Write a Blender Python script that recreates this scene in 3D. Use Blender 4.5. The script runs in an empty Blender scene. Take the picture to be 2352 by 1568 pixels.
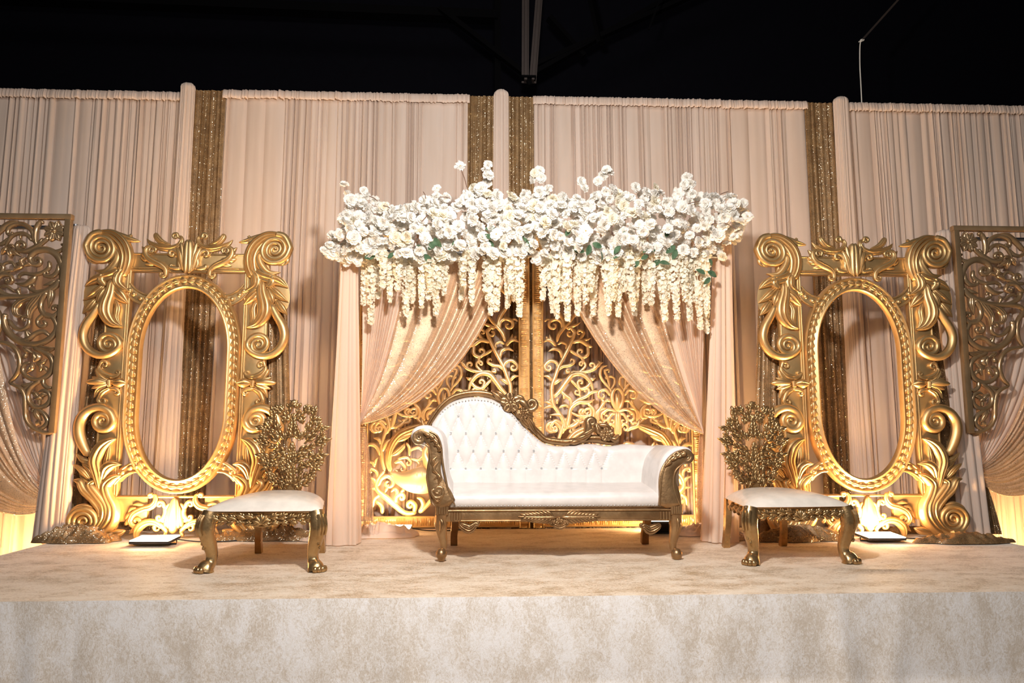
import bpy, bmesh, math, random
import numpy as np
from mathutils import Vector, Matrix
random.seed(7); RNG = np.random.RandomState(7)
scene = bpy.context.scene
COL = scene.collection
PI = math.pi

# ------------------------------------------------------------------ camera, world, lights, exposure
SZ = 0.50                       # stage top above the hall floor (metres)
CAM = np.array([0.0, 0.0, SZ + 0.82]); FPX = 1700.0
YAW = math.radians(2.6); PIT = math.radians(7.1)
cam_d = bpy.data.cameras.new('camera'); cam = bpy.data.objects.new('camera', cam_d); COL.objects.link(cam)
cam_d.sensor_width = 36.0; cam_d.lens = 36.0 * FPX / 2352.0; cam_d.clip_end = 100
cam.location = CAM; cam.rotation_euler = (PI / 2 + PIT, 0, -YAW)
scene.camera = cam
scene.view_settings.view_transform = 'Standard'; scene.view_settings.look = 'None'
scene.view_settings.gamma = 1.0; scene.view_settings.use_curve_mapping = False
scene.view_settings.exposure = 0.2
world = bpy.data.worlds.new('hall_dim_light'); scene.world = world; world.use_nodes = True
world.node_tree.nodes['Background'].inputs[0].default_value = (0.95, 0.90, 0.86, 1)
world.node_tree.nodes['Background'].inputs[1].default_value = 0.075

def area_light(name, loc, target, sx, sy, power, color, spread=PI):
    d = bpy.data.lights.new(name, 'AREA'); d.shape = 'RECTANGLE'; d.size = sx; d.size_y = sy
    d.energy = power; d.color = color; d.spread = spread
    o = bpy.data.objects.new(name, d); COL.objects.link(o); o.location = loc
    o.rotation_euler = (Vector(target) - Vector(loc)).to_track_quat('-Z', 'Y').to_euler()
    return o
KEY = area_light('hall_key_light', (0.15, 2.3, 3.15), (0.35, 6.4, 1.9), 0.22, 0.22, 175, (1.0, 0.95, 0.92))
FILL = area_light('hall_fill_light', (-0.6, -2.2, 5.6), (0.3, 6.5, 1.6), 4.0, 2.5, 185, (1.0, 0.96, 0.95))  # unseen soft fill, added above and behind the camera to brighten the stage

# ------------------------------------------------------------------ measuring helpers (photo pixel -> metres on a real plane)
_fw = np.array([math.sin(YAW) * math.cos(PIT), math.cos(YAW) * math.cos(PIT), math.sin(PIT)])
_rt = np.array([math.cos(YAW), -math.sin(YAW), 0.0]); _up = np.cross(_rt, _fw)
def atY(x, y, Y):
    d = _fw + _rt * (x - 1176) / FPX - _up * (y - 784) / FPX
    return CAM + d * (Y / d[1])
def atZ(x, y, z=SZ):
    d = _fw + _rt * (x - 1176) / FPX - _up * (y - 784) / FPX
    return CAM + d * ((z - CAM[2]) / d[2])

class Tr:
    """crop of the photo -> (u, v) metres in the plane Y=const, relative to (X0, Z0)"""
    def __init__(s, ox, oy, k, Y, X0=0.0, Z0=0.0): s.ox, s.oy, s.k, s.Y, s.X0, s.Z0 = ox, oy, k, Y, X0, Z0
    w = 1.0
    def pt(s, x, y):
        p = atY(s.ox + x / s.k, s.oy + y / s.k, s.Y); return p[0] - s.X0, p[2] - s.Z0
    def sc(s, x, y):
        a = s.pt(x - 4, y); b = s.pt(x + 4, y); return math.hypot(a[0] - b[0], a[1] - b[1]) / 8
    def stroke(s, txt):
        P = []
        for tok in txt.split():
            if tok[0] == '@':                      # spiral in: centre x, y, turns, direction (+1 clockwise), end width
                cx, cy, turns, dr, we = [float(q) for q in tok[1:].split(',')]
                x0, y0, w0 = P[-1]; r0 = math.hypot(x0 - cx, y0 - cy); a0 = math.atan2(y0 - cy, x0 - cx)
                n = max(6, int(turns * 11))
                for i in range(1, n + 1):
                    t = i / n; r = r0 * (1 - t) ** 0.9 + 0.06 * r0 * t; a = a0 + dr * turns * 2 * PI * t
                    P.append((cx + r * math.cos(a), cy + r * math.sin(a), w0 + (we - w0) * t))
            else:
                P.append(tuple(float(q) for q in tok.split(',')))
        return [(*s.pt(x, y), s.w * w * s.sc(x, y)) for x, y, w in P]

def catmull(P, per):
    P = np.asarray(P, float); n = len(P)
    if n == 2: return np.linspace(P[0], P[1], per * 2)
    Q = np.vstack([2 * P[0] - P[1], P, 2 * P[-1] - P[-2]]); out = []
    for i in range(n - 1):
        p0, p1, p2, p3 = Q[i:i + 4]
        t = np.linspace(0, 1, per, endpoint=False)[:, None]
        out.append(0.5 * (2 * p1 + (p2 - p0) * t + (2 * p0 - 5 * p1 + 4 * p2 - p3) * t ** 2 + (3 * p1 - p0 - 3 * p2 + p3) * t ** 3))
    out.append(P[-1:]); return np.vstack(out)

# ------------------------------------------------------------------ mesh builder
class MB:
    def __init__(s): s.V = []; s.F = []; s.n = 0
    def add(s, V, F):
        V = np.asarray(V, float).reshape(-1, 3); s.V.append(V)
        s.F += [tuple(int(i) + s.n for i in f) for f in F]; s.n += len(V); return s
    def merge(s, o, M=None, mirror=False):
        for V in [np.vstack(o.V)] if o.V else []:
            V = V.copy(); F = o.F
            if mirror: V[:, 0] *= -1; F = [f[::-1] for f in F]
            if M is not None: V = V @ np.array(M)[:3, :3].T + np.array(M)[:3, 3]
            s.add(V, F)
        return s
    def grid(s, A, closeu=False, closev=False, flip=False):
        A = np.asarray(A, float); n, m = A.shape[:2]; F = []
        for i in range(n if closeu else n - 1):
            for j in range(m if closev else m - 1):
                f = (i * m + j, ((i + 1) % n) * m + j, ((i + 1) % n) * m + (j + 1) % m, i * m + (j + 1) % m)
                F.append(f[::-1] if flip else f)
        return s.add(A.reshape(-1, 3), F)
    def box(s, c, d, bev=0.0, M=None):
        bm = bmesh.new(); bmesh.ops.create_cube(bm, size=1)
        for v in bm.verts: v.co = Vector((v.co.x * d[0], v.co.y * d[1], v.co.z * d[2]))
        if bev > 0: bmesh.ops.bevel(bm, geom=bm.edges[:], offset=bev, segments=2, affect='EDGES', profile=0.6)
        if M is not None: bm.transform(M)
        bm.verts.index_update(); V = [(v.co.x + c[0], v.co.y + c[1], v.co.z + c[2]) for v in bm.verts]
        F = [[v.index for v in f.verts] for f in bm.faces]; bm.free(); return s.add(V, F)
    def sweep(s, P, R, n=10, sq=1.0, asp=1.0, twist=0.0, cap=True):
        """tube through 3-D points P with radii R; sq<1 squarer section"""
        P = np.asarray(P, float); R = np.asarray(R, float) * np.ones(len(P)); rows = []
        T = np.gradient(P, axis=0); T /= np.linalg.norm(T, axis=1)[:, None] + 1e-9
        up = np.array([0, 0, 1.0]) if abs(T[0][2]) < 0.9 else np.array([0, 1.0, 0])
        a = np.cross(up, T[0]); a /= np.linalg.norm(a)
        for i in range(len(P)):
            a = a - T[i] * (a @ T[i]); a /= np.linalg.norm(a) + 1e-9; b = np.cross(T[i], a)
            th = np.linspace(0, 2 * PI, n, endpoint=False) + twist
            c, q = np.cos(th), np.sin(th); c = np.sign(c) * np.abs(c) ** sq; q = np.sign(q) * np.abs(q) ** sq
            rows.append(P[i] + R[i] * (c[:, None] * a * asp + q[:, None] * b))
        A = np.array(rows); s.grid(A, closev=True, flip=True)
        if cap:
            for k, row in ((0, A[0]), (1, A[-1])):
                s.add(row, [tuple(range(n)) if k == 0 else tuple(range(n))[::-1]])
        return s
    def lathe(s, prof, c=(0, 0, 0), n=16, axis='z'):
        th = np.linspace(0, 2 * PI, n, endpoint=False); A = []
        for r, h in prof:
            x, y, z = r * np.cos(th), r * np.sin(th), np.full(n, h)
            A.append(np.stack([x, y, z] if axis == 'z' else [x, -z, y], 1) + np.array(c))
        return s.grid(np.array(A), closev=True, flip=True)
    def dome(s, u, v, r, h, w0=0.0, y0=0.0, n=10):
        pr = [(r, 0), (r * 0.95, h * 0.45), (r * 0.72, h * 0.8), (r * 0.36, h * 0.96), (0.001, h)]
        th = np.linspace(0, 2 * PI, n, endpoint=False)
        A = [np.stack([u + q * np.cos(th), np.full(n, y0 - w0 - hh), v + q * np.sin(th)], 1) for q, hh in pr]
        return s.grid(np.array(A), closev=True, flip=False)
    def ribbon(s, P, fl=0, lift=0.0, rel=0.42, y0=0.0, base=0.010, hmax=0.05, back=0.0, per=5, taper=True, lean=0.0):
        """carved stroke: P = (u, v, width) list; plane y=y0, relief towards -Y"""
        C = catmull(P, per); W = np.maximum(C[:, 2], 0.0015)
        T = np.gradient(C[:, :2], axis=0); L = np.linalg.norm(T, axis=1)[:, None] + 1e-9; T = T / L
        Nn = np.stack([-T[:, 1], T[:, 0]], 1)
        if taper:
            W = W.copy(); W[0] *= 0.35; W[-1] *= 0.35
        m = 7 if fl == 0 else 4 * (fl + 1) + 1
        S = np.linspace(-1, 1, m); env = np.sqrt(np.maximum(0, 1 - (S * 0.97) ** 2))
        pr = env if fl == 0 else env * (0.5 + 0.5 * np.abs(np.sin(PI * (fl + 1) * (S + 1) / 2)) ** 0.6)
        H = np.minimum(rel * W, hmax)
        A = np.zeros((len(C), m, 3))
        A[:, :, 0] = C[:, 0:1] + Nn[:, 0:1] * W[:, None] / 2 * S
        A[:, :, 2] = C[:, 1:2] + Nn[:, 1:2] * W[:, None] / 2 * S
        A[:, :, 1] = y0 - (base + lift + H[:, None] * pr[None, :] + lean * np.linspace(0, 1, len(C))[:, None])
        s.grid(A)
        for e, fp in ((0, True), (-1, False)):
            B = A[:, e].copy(); D = B.copy(); D[:, 1] = y0 - back
            s.grid(np.stack([B, D], 1), flip=not fp)
        for e, fp in ((0, False), (-1, True)):
            B = A[e].copy(); D = B.copy(); D[:, 1] = y0 - back
            s.grid(np.stack([B, D], 1), flip=not fp)
        return s
    def extrude(s, pts, y0, y1, bev=0.0):
        """closed outline (x,z) extruded along y with a rounded front edge"""
        P = np.asarray(pts, float); n = len(P); c = P.mean(0)
        T = np.roll(P, -1, 0) - np.roll(P, 1, 0); N = np.stack([T[:, 1], -T[:, 0]], 1); N /= np.linalg.norm(N, axis=1)[:, None] + 1e-9
        ar = 0.5 * np.sum(P[:, 0] * np.roll(P[:, 1], -1) - np.roll(P[:, 0], -1) * P[:, 1])
        if ar < 0: N = -N
        rows = []
        for o, yy in ((bev, 0), (bev * 0.3, bev * 0.3), (0, bev), (0, None)):
            Q = P - N * o; rows.append(np.stack([Q[:, 0], np.full(n, y1 if yy is None else y0 + yy), Q[:, 1]], 1))
        s.grid(np.array(rows), closev=True, flip=ar < 0)
        s.add(rows[0], [tuple(range(n)) if ar > 0 else tuple(range(n))[::-1]])
        s.add(rows[-1], [tuple(range(n))[::-1] if ar > 0 else tuple(range(n))]); return s
    def mesh(s, name, mat, smooth=True):
        me = bpy.data.meshes.new(name); me.from_pydata(np.vstack(s.V).tolist(), [], s.F)
        me.polygons.foreach_set('use_smooth', [smooth] * len(me.polygons))
        if smooth:
            try: me.set_sharp_from_angle(angle=math.radians(50))
            except Exception: pass
        if mat: me.materials.append(M[mat])
        me.update(); return me
    def build(s, name, mat, parent=None, smooth=True, loc=None, rot=None):
        o = bpy.data.objects.new(name, s.mesh(name, mat, smooth)); COL.objects.link(o); o.parent = parent
        if loc is not None: o.location = loc
        if rot is not None: o.rotation_euler = rot
        return o

def tag(o, label, cat, group=None, kind=None):
    if label: o['label'] = label
    if cat: o['category'] = cat
    if group: o['group'] = group
    if kind: o['kind'] = kind
    return o
def thing(name, loc, label, cat, group=None, rz=0.0):
    o = bpy.data.objects.new(name, None); COL.objects.link(o); o.location = loc; o.rotation_euler = (0, 0, rz)
    o.empty_display_size = 0.1
    return tag(o, label, cat, group)
def struct(o): o['kind'] = 'structure'; return o
def copy_tree(o, parent=None):
    c = o.copy(); COL.objects.link(c); c.parent = parent
    for ch in [x for x in o.children]: copy_tree(ch, c)
    return c
def inst(src_mesh, name, parent, loc=(0, 0, 0), rot=(0, 0, 0), sc=(1, 1, 1)):
    o = bpy.data.objects.new(name, src_mesh); COL.objects.link(o); o.parent = parent
    o.location = loc; o.rotation_euler = rot; o.scale = sc; return o

# ------------------------------------------------------------------ materials
M = {}
class NT:
    def __init__(s, name):
        s.m = bpy.data.materials.new(name); s.m.use_nodes = True; s.t = s.m.node_tree
        s.b = s.t.nodes['Principled BSDF']; s.out = s.t.nodes['Material Output']; M[name] = s.m
    def n(s, typ, **kw):
        x = s.t.nodes.new(typ)
        for k, v in kw.items():
            if k.startswith('i_'):
                key = k[2:]; key = int(key) if key.isdigit() else key.replace('_', ' ')
                x.inputs[key].default_value = v
            else: setattr(x, k, v)
        return x
    def l(s, a, b): s.t.links.new(a, b)
    def set(s, **kw):
        for k, v in kw.items():
            key = k.replace('_', ' ')
            if key in s.b.inputs: s.b.inputs[key].default_value = v
    def coord(s, scale=(1, 1, 1), obj=False):
        if obj:
            src = s.n('ShaderNodeTexCoord').outputs['Object']
        else:
            src = s.n('ShaderNodeNewGeometry').outputs['Position']
        mp = s.n('ShaderNodeMapping'); mp.inputs['Scale'].default_value = scale; s.l(src, mp.inputs[0]); return mp.outputs[0]
    def noise(s, co, scale, detail=3, rough=0.55, dist=0.0):
        x = s.n('ShaderNodeTexNoise', i_Scale=scale, i_Detail=detail, i_Roughness=rough, i_Distortion=dist); s.l(co, x.inputs['Vector']); return x
    def ramp(s, fac, stops):
        r = s.n('ShaderNodeValToRGB'); e = r.color_ramp.elements
        while len(e) < len(stops): e.new(0.5)
        for q, (p, c) in zip(e, stops): q.position = p; q.color = (*c, 1)
        s.l(fac, r.inputs[0]); return r.outputs[0]
    def bump(s, h, strength=0.3, dist=0.01):
        b = s.n('ShaderNodeBump', i_Strength=strength, i_Distance=dist); s.l(h, b.inputs['Height']); s.l(b.outputs[0], s.b.inputs['Normal']); return b
    def mul(s, a, b, op='MULTIPLY'):
        x = s.n('ShaderNodeMath', operation=op)
        for i, q in enumerate((a, b)):
            if isinstance(q, (int, float)): x.inputs[i].default_value = q
            else: s.l(q, x.inputs[i])
        return x.outputs[0]

def gold(name, c1, c2, rough, metal=0.9, bscale=60, bstr=0.08, r2=0.12):
    t = NT(name); co = t.coord(obj=True); n = t.noise(co, 9, 4)
    t.l(t.ramp(n.outputs[0], [(0.3, c1), (0.7, c2)]), t.b.inputs['Base Color'])
    t.set(Metallic=metal, Roughness=rough)
    n2 = t.noise(co, bscale, 3); r = t.mul(n2.outputs[0], r2); t.l(t.mul(r, rough - r2 / 2, 'ADD'), t.b.inputs['Roughness'])
    t.bump(n2.outputs[0], bstr, 0.004)
gold('frame_gold', (0.58, 0.37, 0.155), (0.70, 0.47, 0.215), 0.41, 0.80)
gold('lattice_gold', (0.74, 0.52, 0.25), (0.82, 0.61, 0.34), 0.42, 0.65)
gold('fret_bronze', (0.36, 0.23, 0.115), (0.46, 0.31, 0.17), 0.22, 0.6)
gold('antique_gold', (0.24, 0.135, 0.06), (0.42, 0.26, 0.125), 0.36, 0.8, 45, 0.5, 0.2)
gold('chair_gold', (0.32, 0.195, 0.085), (0.54, 0.36, 0.17), 0.30, 0.88, 40, 0.5, 0.2)

def fabric(name, col, col2, transl=0.18, rough=0.75, alpha=1.0, sheen=0.25):
    t = NT(name); co = t.coord((1, 1, 0.12)); n = t.noise(co, 7, 3)
    rc = t.ramp(n.outputs[0], [(0.3, col), (0.7, col2)]); t.l(rc, t.b.inputs['Base Color'])
    t.set(Roughness=rough, Sheen_Weight=sheen, Sheen_Roughness=0.4, Specular_IOR_Level=0.25)
    co2 = t.coord((1, 1, 1)); w = t.noise(co2, 900, 1); t.bump(w.outputs[0], 0.06, 0.001)
    tr = t.n('ShaderNodeBsdfTranslucent'); t.l(rc, tr.inputs[0])
    mx = t.n('ShaderNodeMixShader'); mx.inputs[0].default_value = transl
    t.l(t.b.outputs[0], mx.inputs[1]); t.l(tr.outputs[0], mx.inputs[2]); last = mx.outputs[0]
    if alpha < 1:
        tp = t.n('ShaderNodeBsdfTransparent'); m2 = t.n('ShaderNodeMixShader'); m2.inputs[0].default_value = alpha
        t.l(tp.outputs[0], m2.inputs[1]); t.l(last, m2.inputs[2]); last = m2.outputs[0]
    t.l(last, t.out.inputs[0])
fabric('blush_chiffon', (0.69, 0.54, 0.43), (0.76, 0.615, 0.51))
fabric('blush_sheer', (0.82, 0.63, 0.48), (0.87, 0.70, 0.56), 0.3, alpha=0.88)

def sequin(name, c1, c2, alpha=1.0, scale=230, flat=0.36):
    t = NT(name); co = t.coord(); v = t.n('ShaderNodeTexVoronoi', i_Scale=scale); t.l(co, v.inputs['Vector'])
    nz = t.noise(co, 14, 3)
    rc = t.ramp(nz.outputs[0], [(0.3, c1), (0.7, c2)]); t.l(rc, t.b.inputs['Base Color'])
    t.set(Metallic=0.45, Roughness=0.5)
    sub = t.n('ShaderNodeVectorMath', operation='SUBTRACT'); t.l(v.outputs['Color'], sub.inputs[0]); sub.inputs[1].default_value = (0.5, 0.5, 0.5)
    sc = t.n('ShaderNodeVectorMath', operation='SCALE'); t.l(sub.outputs[0], sc.inputs[0]); sc.inputs[3].default_value = flat * 2
    g = t.n('ShaderNodeNewGeometry'); ad = t.n('ShaderNodeVectorMath', operation='ADD'); t.l(g.outputs['Normal'], ad.inputs[0]); t.l(sc.outputs[0], ad.inputs[1])
    nm = t.n('ShaderNodeVectorMath', operation='NORMALIZE'); t.l(ad.outputs[0], nm.inputs[0])
    gl = t.n('ShaderNodeBsdfGlossy', i_Roughness=0.22); gl.inputs['Color'].default_value = (1.0, 0.86, 0.62, 1); t.l(nm.outputs[0], gl.inputs['Normal'])
    df = t.n('ShaderNodeBsdfDiffuse'); t.l(rc, df.inputs[0])
    m1 = t.n('ShaderNodeMixShader'); m1.inputs[0].default_value = 0.30; t.l(t.b.outputs[0], m1.inputs[1]); t.l(df.outputs[0], m1.inputs[2])
    sel = t.n('ShaderNodeSeparateColor'); t.l(v.outputs['Color'], sel.inputs[0])
    pick = t.mul(sel.outputs[0], 0.86, 'GREATER_THAN'); pk = t.mul(pick, 0.5)
    m2 = t.n('ShaderNodeMixShader'); t.l(pk, m2.inputs[0]); t.l(m1.outputs[0], m2.inputs[1]); t.l(gl.outputs[0], m2.inputs[2]); last = m2.outputs[0]
    if alpha < 1:
        tp = t.n('ShaderNodeBsdfTransparent'); m3 = t.n('ShaderNodeMixShader'); m3.inputs[0].default_value = alpha
        t.l(tp.outputs[0], m3.inputs[1]); t.l(last, m3.inputs[2]); last = m3.outputs[0]
    t.l(last, t.out.inputs[0])
sequin('sequin_gold', (0.19, 0.11, 0.05), (0.31, 0.19, 0.085))
sequin('sequin_champagne', (0.58, 0.38, 0.23), (0.70, 0.48, 0.31), alpha=0.80, scale=260, flat=0.3)

def velvet(name, c1, c2, c3, stretch, fine, bstr):
    t = NT(name); co = t.coord(stretch)
    n = t.noise(co, fine, 6, 0.78, 1.6); n2 = t.noise(co, 1.6, 3, 0.55, 0.3); n3 = t.noise(co, fine * 4.5, 3, 0.7, 0.6)
    f = t.mul(t.mul(t.mul(n.outputs[0], 0.42), t.mul(n2.outputs[0], 0.28), 'ADD'), t.mul(n3.outputs[0], 0.30), 'ADD')
    t.l(t.ramp(f, [(0.43, c1), (0.495, c2), (0.56, c3)]), t.b.inputs['Base Color'])  # sheen of the pile goes into the colour as random pale and dark streaks
    t.set(Roughness=0.55, Sheen_Weight=0.5, Sheen_Roughness=0.3, Specular_IOR_Level=0.35)
    h = t.mul(n.outputs[0], t.mul(n3.outputs[0], 0.6), 'ADD'); t.bump(h, bstr, 0.012)
velvet('velvet_top', (0.40, 0.26, 0.13), (0.72, 0.57, 0.41), (0.82, 0.70, 0.55), (2.6, 4.6, 1), 9, 0.4)
velvet('velvet_skirt', (0.64, 0.54, 0.43), (0.78, 0.70, 0.61), (0.88, 0.83, 0.78), (4.6, 4.6, 2.6), 9, 0.22)  # same cloth as the top; its cooler front light is put into a paler colour

def plain(name, c, rough=0.5, metal=0.0, spec=0.5, coat=0.0):
    t = NT(name); co = t.coord(); n = t.noise(co, 12, 3)
    c2 = tuple(min(1, q * 1.08) for q in c); c1 = tuple(q * 0.92 for q in c)
    t.l(t.ramp(n.outputs[0], [(0.3, c1), (0.7, c2)]), t.b.inputs['Base Color'])
    t.set(Roughness=rough, Metallic=metal, Specular_IOR_Level=spec, Coat_Weight=coat); return t
plain('white_vinyl', (0.63, 0.58, 0.54), 0.34, coat=0.1)
plain('pearl_satin', (0.72, 0.65, 0.56), 0.24, coat=0.2)
plain('black_paint', (0.0030, 0.0028, 0.0045), 0.9, spec=0.05)
plain('black_steel', (0.0012, 0.001, 0.0012), 0.8, spec=0.05)
plain('brown_steel', (0.05, 0.036, 0.03), 0.5, 0.3)
plain('dark_plastic', (0.02, 0.02, 0.022), 0.4)
plain('hall_carpet', (0.10, 0.085, 0.075), 0.9)
plain('rope_white', (0.75, 0.68, 0.58), 0.8)
plain('twig_brown', (0.14, 0.07, 0.04), 0.7)
plain('crystal', (0.80, 0.78, 0.76), 0.08, 0.6)
plain('nail_silver', (0.55, 0.52, 0.48), 0.25, 0.9)
plain('thread_line', (0.62, 0.55, 0.48), 0.6)
plain('pipe_grey', (0.30, 0.30, 0.31), 0.3, 0.8)
plain('paper_white', (0.85, 0.82, 0.78), 0.6)
def petal(name, c, c2, tr):
    t = NT(name); co = t.coord(); n = t.noise(co, 25, 2); rc = t.ramp(n.outputs[0], [(0.3, c), (0.7, c2)])
    t.l(rc, t.b.inputs['Base Color']); t.set(Roughness=0.7, Specular_IOR_Level=0.2, Sheen_Weight=0.15)
    x = t.n('ShaderNodeBsdfTranslucent'); t.l(rc, x.inputs[0]); mx = t.n('ShaderNodeMixShader'); mx.inputs[0].default_value = tr
    t.l(t.b.outputs[0], mx.inputs[1]); t.l(x.outputs[0], mx.inputs[2]); t.l(mx.outputs[0], t.out.inputs[0])
petal('petal_white', (0.92, 0.885, 0.82), (0.95, 0.925, 0.87), 0.45)
petal('petal_cream', (0.91, 0.845, 0.69), (0.94, 0.89, 0.77), 0.4)
petal('leaf_green', (0.03, 0.07, 0.03), (0.09, 0.15, 0.08), 0.12)
def emis(name, c, s):
    t = NT(name); e = t.n('ShaderNodeEmission', i_Strength=s); e.inputs[0].default_value = (*c, 1); t.l(e.outputs[0], t.out.inputs[0])
WARM = (1.0, 0.60, 0.26)
emis('flood_lens', WARM, 520.0)
emis('flood_lens_soft', WARM, 170.0)
emis('flood_lens_dim', WARM, 130.0)

# ------------------------------------------------------------------ room shell
def plane_box(name, c, d, mat): return struct(MB().box(c, d).build(name, mat, smooth=False))
plane_box('floor', (0.4, 3.5, -0.05), (20, 16, 0.1), 'hall_carpet')
plane_box('wall_back', (0.4, 9.0, 3.6), (20, 0.2, 7.4), 'black_paint')
plane_box('ceiling', (0.4, 3.5, 7.35), (20, 16, 0.1), 'black_paint')
plane_box('wall_left', (-9.6, 3.5, 3.6), (0.2, 16, 7.4), 'black_paint')
plane_box('wall_right', (10.4, 3.5, 3.6), (0.2, 16, 7.4), 'black_paint')

# roof steel in the dark above the backdrop
def bar(mb, a, b, w, d=None):
    a, b = Vector(a), Vector(b); L = (b - a).length; q = (b - a).to_track_quat('Z', 'Y').to_matrix().to_4x4()
    m = Matrix.Translation((a + b) / 2) @ q
    mb2 = MB().box((0, 0, 0), (w, d or w, L)); return mb.merge(mb2, m)
tr = thing('roof_truss', (0.53, 7.7, 5.05), 'dark steel roof truss with two angle struts meeting at a low node above the backdrop', 'truss')
def tp(x, y, Y=7.7): p = atY(x, y, Y); return (p[0] - 0.53, Y - 7.7, p[2] - 5.05)
for x0, x1 in ((1208, 1207), (1243, 1224)):
    a = tp(x0, -60); b = tp(x1, 186); mb = MB(); bar(mb, a, b, 0.075, 0.03); bar(mb, (a[0], a[1] + .05, a[2]), (b[0], b[1] + .05, b[2]), 0.012, 0.08); mb.build('angle_strut', 'brown_steel', tr, False)
for pts in (((1225, 170), (1600, -40)), ((1205, 170), (1010, 20)), ((1260, 40), (1340, 130)), ((1380, 100), (1350, -40)), ((1230, 150), (1700, -60))):
    mb = MB(); bar(mb, tp(*pts[0], 7.8), tp(*pts[1], 7.9), 0.10, 0.05); mb.build('brace', 'black_steel', tr, False)
mb = MB(); bar(mb, tp(1212, 178), tp(1218, 196), 0.05, 0.05); mb.box(tp(1214, 180), (0.16, 0.12, 0.02)); mb.build('node_plate', 'black_steel', tr, False)
bm_ = thing('roof_beam', (-3.0, 8.0, 6.0), 'black horizontal roof beam running to a thin black post behind the backdrop', 'beam')
def rp(x, y, Y=8.0): p = atY(x, y, Y); return (p[0] + 3.0, Y - 8.0, p[2] - 6.0)
mb = MB(); bar(mb, rp(-40, -8), rp(1143, 40), 0.16, 0.1); mb.build('beam', 'black_steel', bm_, False)
mb = MB(); bar(mb, rp(1143, -30), rp(1143, 330), 0.07, 0.07); mb.build('post', 'black_steel', bm_, False)
rod = MB(); bar(rod, atY(2075, -14, 7.2), atY(1978, 94, 7.2), 0.03, 0.02)
o = rod.build('brace_rod', 'brown_steel', smooth=False); tag(o, 'thin brown steel brace rod slanting down to the tied string', 'rod')
rod = MB(); bar(rod, atY(1520, -14, 7.4), atY(1490, 68, 7.4), 0.022, 0.02)
o = rod.build('brace_rod', 'black_steel', smooth=False); tag(o, 'short dark brace rod with a bare lower end above the backdrop', 'rod')
rt_ = thing('hanging_string', tuple(atY(1978, 94, 7.19)), 'white knotted string hanging from the slanting rod to the backdrop', 'string')
r0 = atY(1978, 94, 7.19)
pts = [np.array(atY(x, y, 7.19)) - r0 for x, y in ((1977, 92), (1975, 110), (1975, 150), (1977, 190), (1980, 250))]
MB().sweep(catmull(pts, 4), 0.006, 6).build('string', 'rope_white', rt_)
kn = MB()
for i in range(4):
    a = RNG.uniform(-1, 1, (4, 3)) * 0.022; kn.sweep(catmull(a, 5), 0.006, 5)
kn.build('knot', 'rope_white', rt_)

# ------------------------------------------------------------------ stage
SX0, SX1, SY0, SY1 = -3.24, 4.02, 3.90, 6.62
st = thing('stage', (0.39, SY0, 0), 'low wide stage covered in champagne crushed velvet with a hanging front skirt', 'stage')
nx, ny = 160, 60
xs = np.linspace(SX0, SX1, nx) - 0.39; ys = np.linspace(SY0, SY1, ny) - SY0
X, Y = np.meshgrid(xs, ys, indexing='ij')
Z = np.full_like(X, SZ) - 0.0
Z = Z - 0.004 + 0.0022 * np.sin(3.1 * X + 2 * np.sin(1.7 * Y)) * np.sin(5 * Y)
for yy, sg in ((0.63, 1), (1.55, -1)):
    Z += 0.006 * np.exp(-((Y - yy - 0.03 * np.sin(1.3 * X)) / 0.018) ** 2)
MB().grid(np.stack([X, Y, Z], 2)).build('top_cover', 'velvet_top', st)
MB().box((0.0, (SY1 - SY0) / 2 + 0.01, SZ / 2 - 0.012), (SX1 - SX0 - 0.03, SY1 - SY0 - 0.03, SZ - 0.03)).build('platform', 'black_paint', st, False)
def skirt(x0, x1, seed):
    n, m = 140, 26; U = np.linspace(x0, x1, n); V = np.linspace(0, 1, m); r = np.random.RandomState(seed)
    U2, V2 = np.meshgrid(U, V, indexing='ij'); D = np.zeros_like(U2)
    for k in range(26):
        c = r.uniform(x0, x1); w = r.uniform(0.02, 0.07); sl = r.uniform(-0.35, 0.35); amp = r.uniform(0.010, 0.030) * (0.25 + 0.75 * (c + 3.6) / 7.2)
        D += amp * np.exp(-((U2 - c - sl * V2 * 0.35) / w) ** 2) * (0.15 + V2 ** 1.2)
    D *= np.clip(np.minimum(U2 - x0, x1 - U2) / 0.12, 0, 1)
    D += 0.10 * np.maximum(0, V2 - 0.86) ** 1 * (1 + 0.4 * np.sin(7 * U2))
    return np.stack([U2, -0.006 - D, SZ * (1 - V2) - 0.004 * (V2 == 0) + 0.002], 2)
MB().grid(skirt(SX0 - 0.39, -1.98 - 0.39, 3), flip=True).build('front_skirt', 'velvet_skirt', st)
MB().grid(skirt(-1.98 - 0.39, SX1 - 0.39, 5), flip=True).build('front_skirt', 'velvet_skirt', st)
for xx in (SX0, SX1):
    n = 60; U = np.linspace(0, SY1 - SY0, n); V = np.linspace(0, 1, 8); U2, V2 = np.meshgrid(U, V, indexing='ij'); sg = -1 if xx < 0 else 1
    MB().grid(np.stack([xx - 0.39 + sg * (0.004 + 0.012 * V2 * (1 + np.sin(21 * U2))), U2, SZ * (1 - V2)], 2), flip=sg > 0).build('side_skirt', 'velvet_skirt', st)

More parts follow.
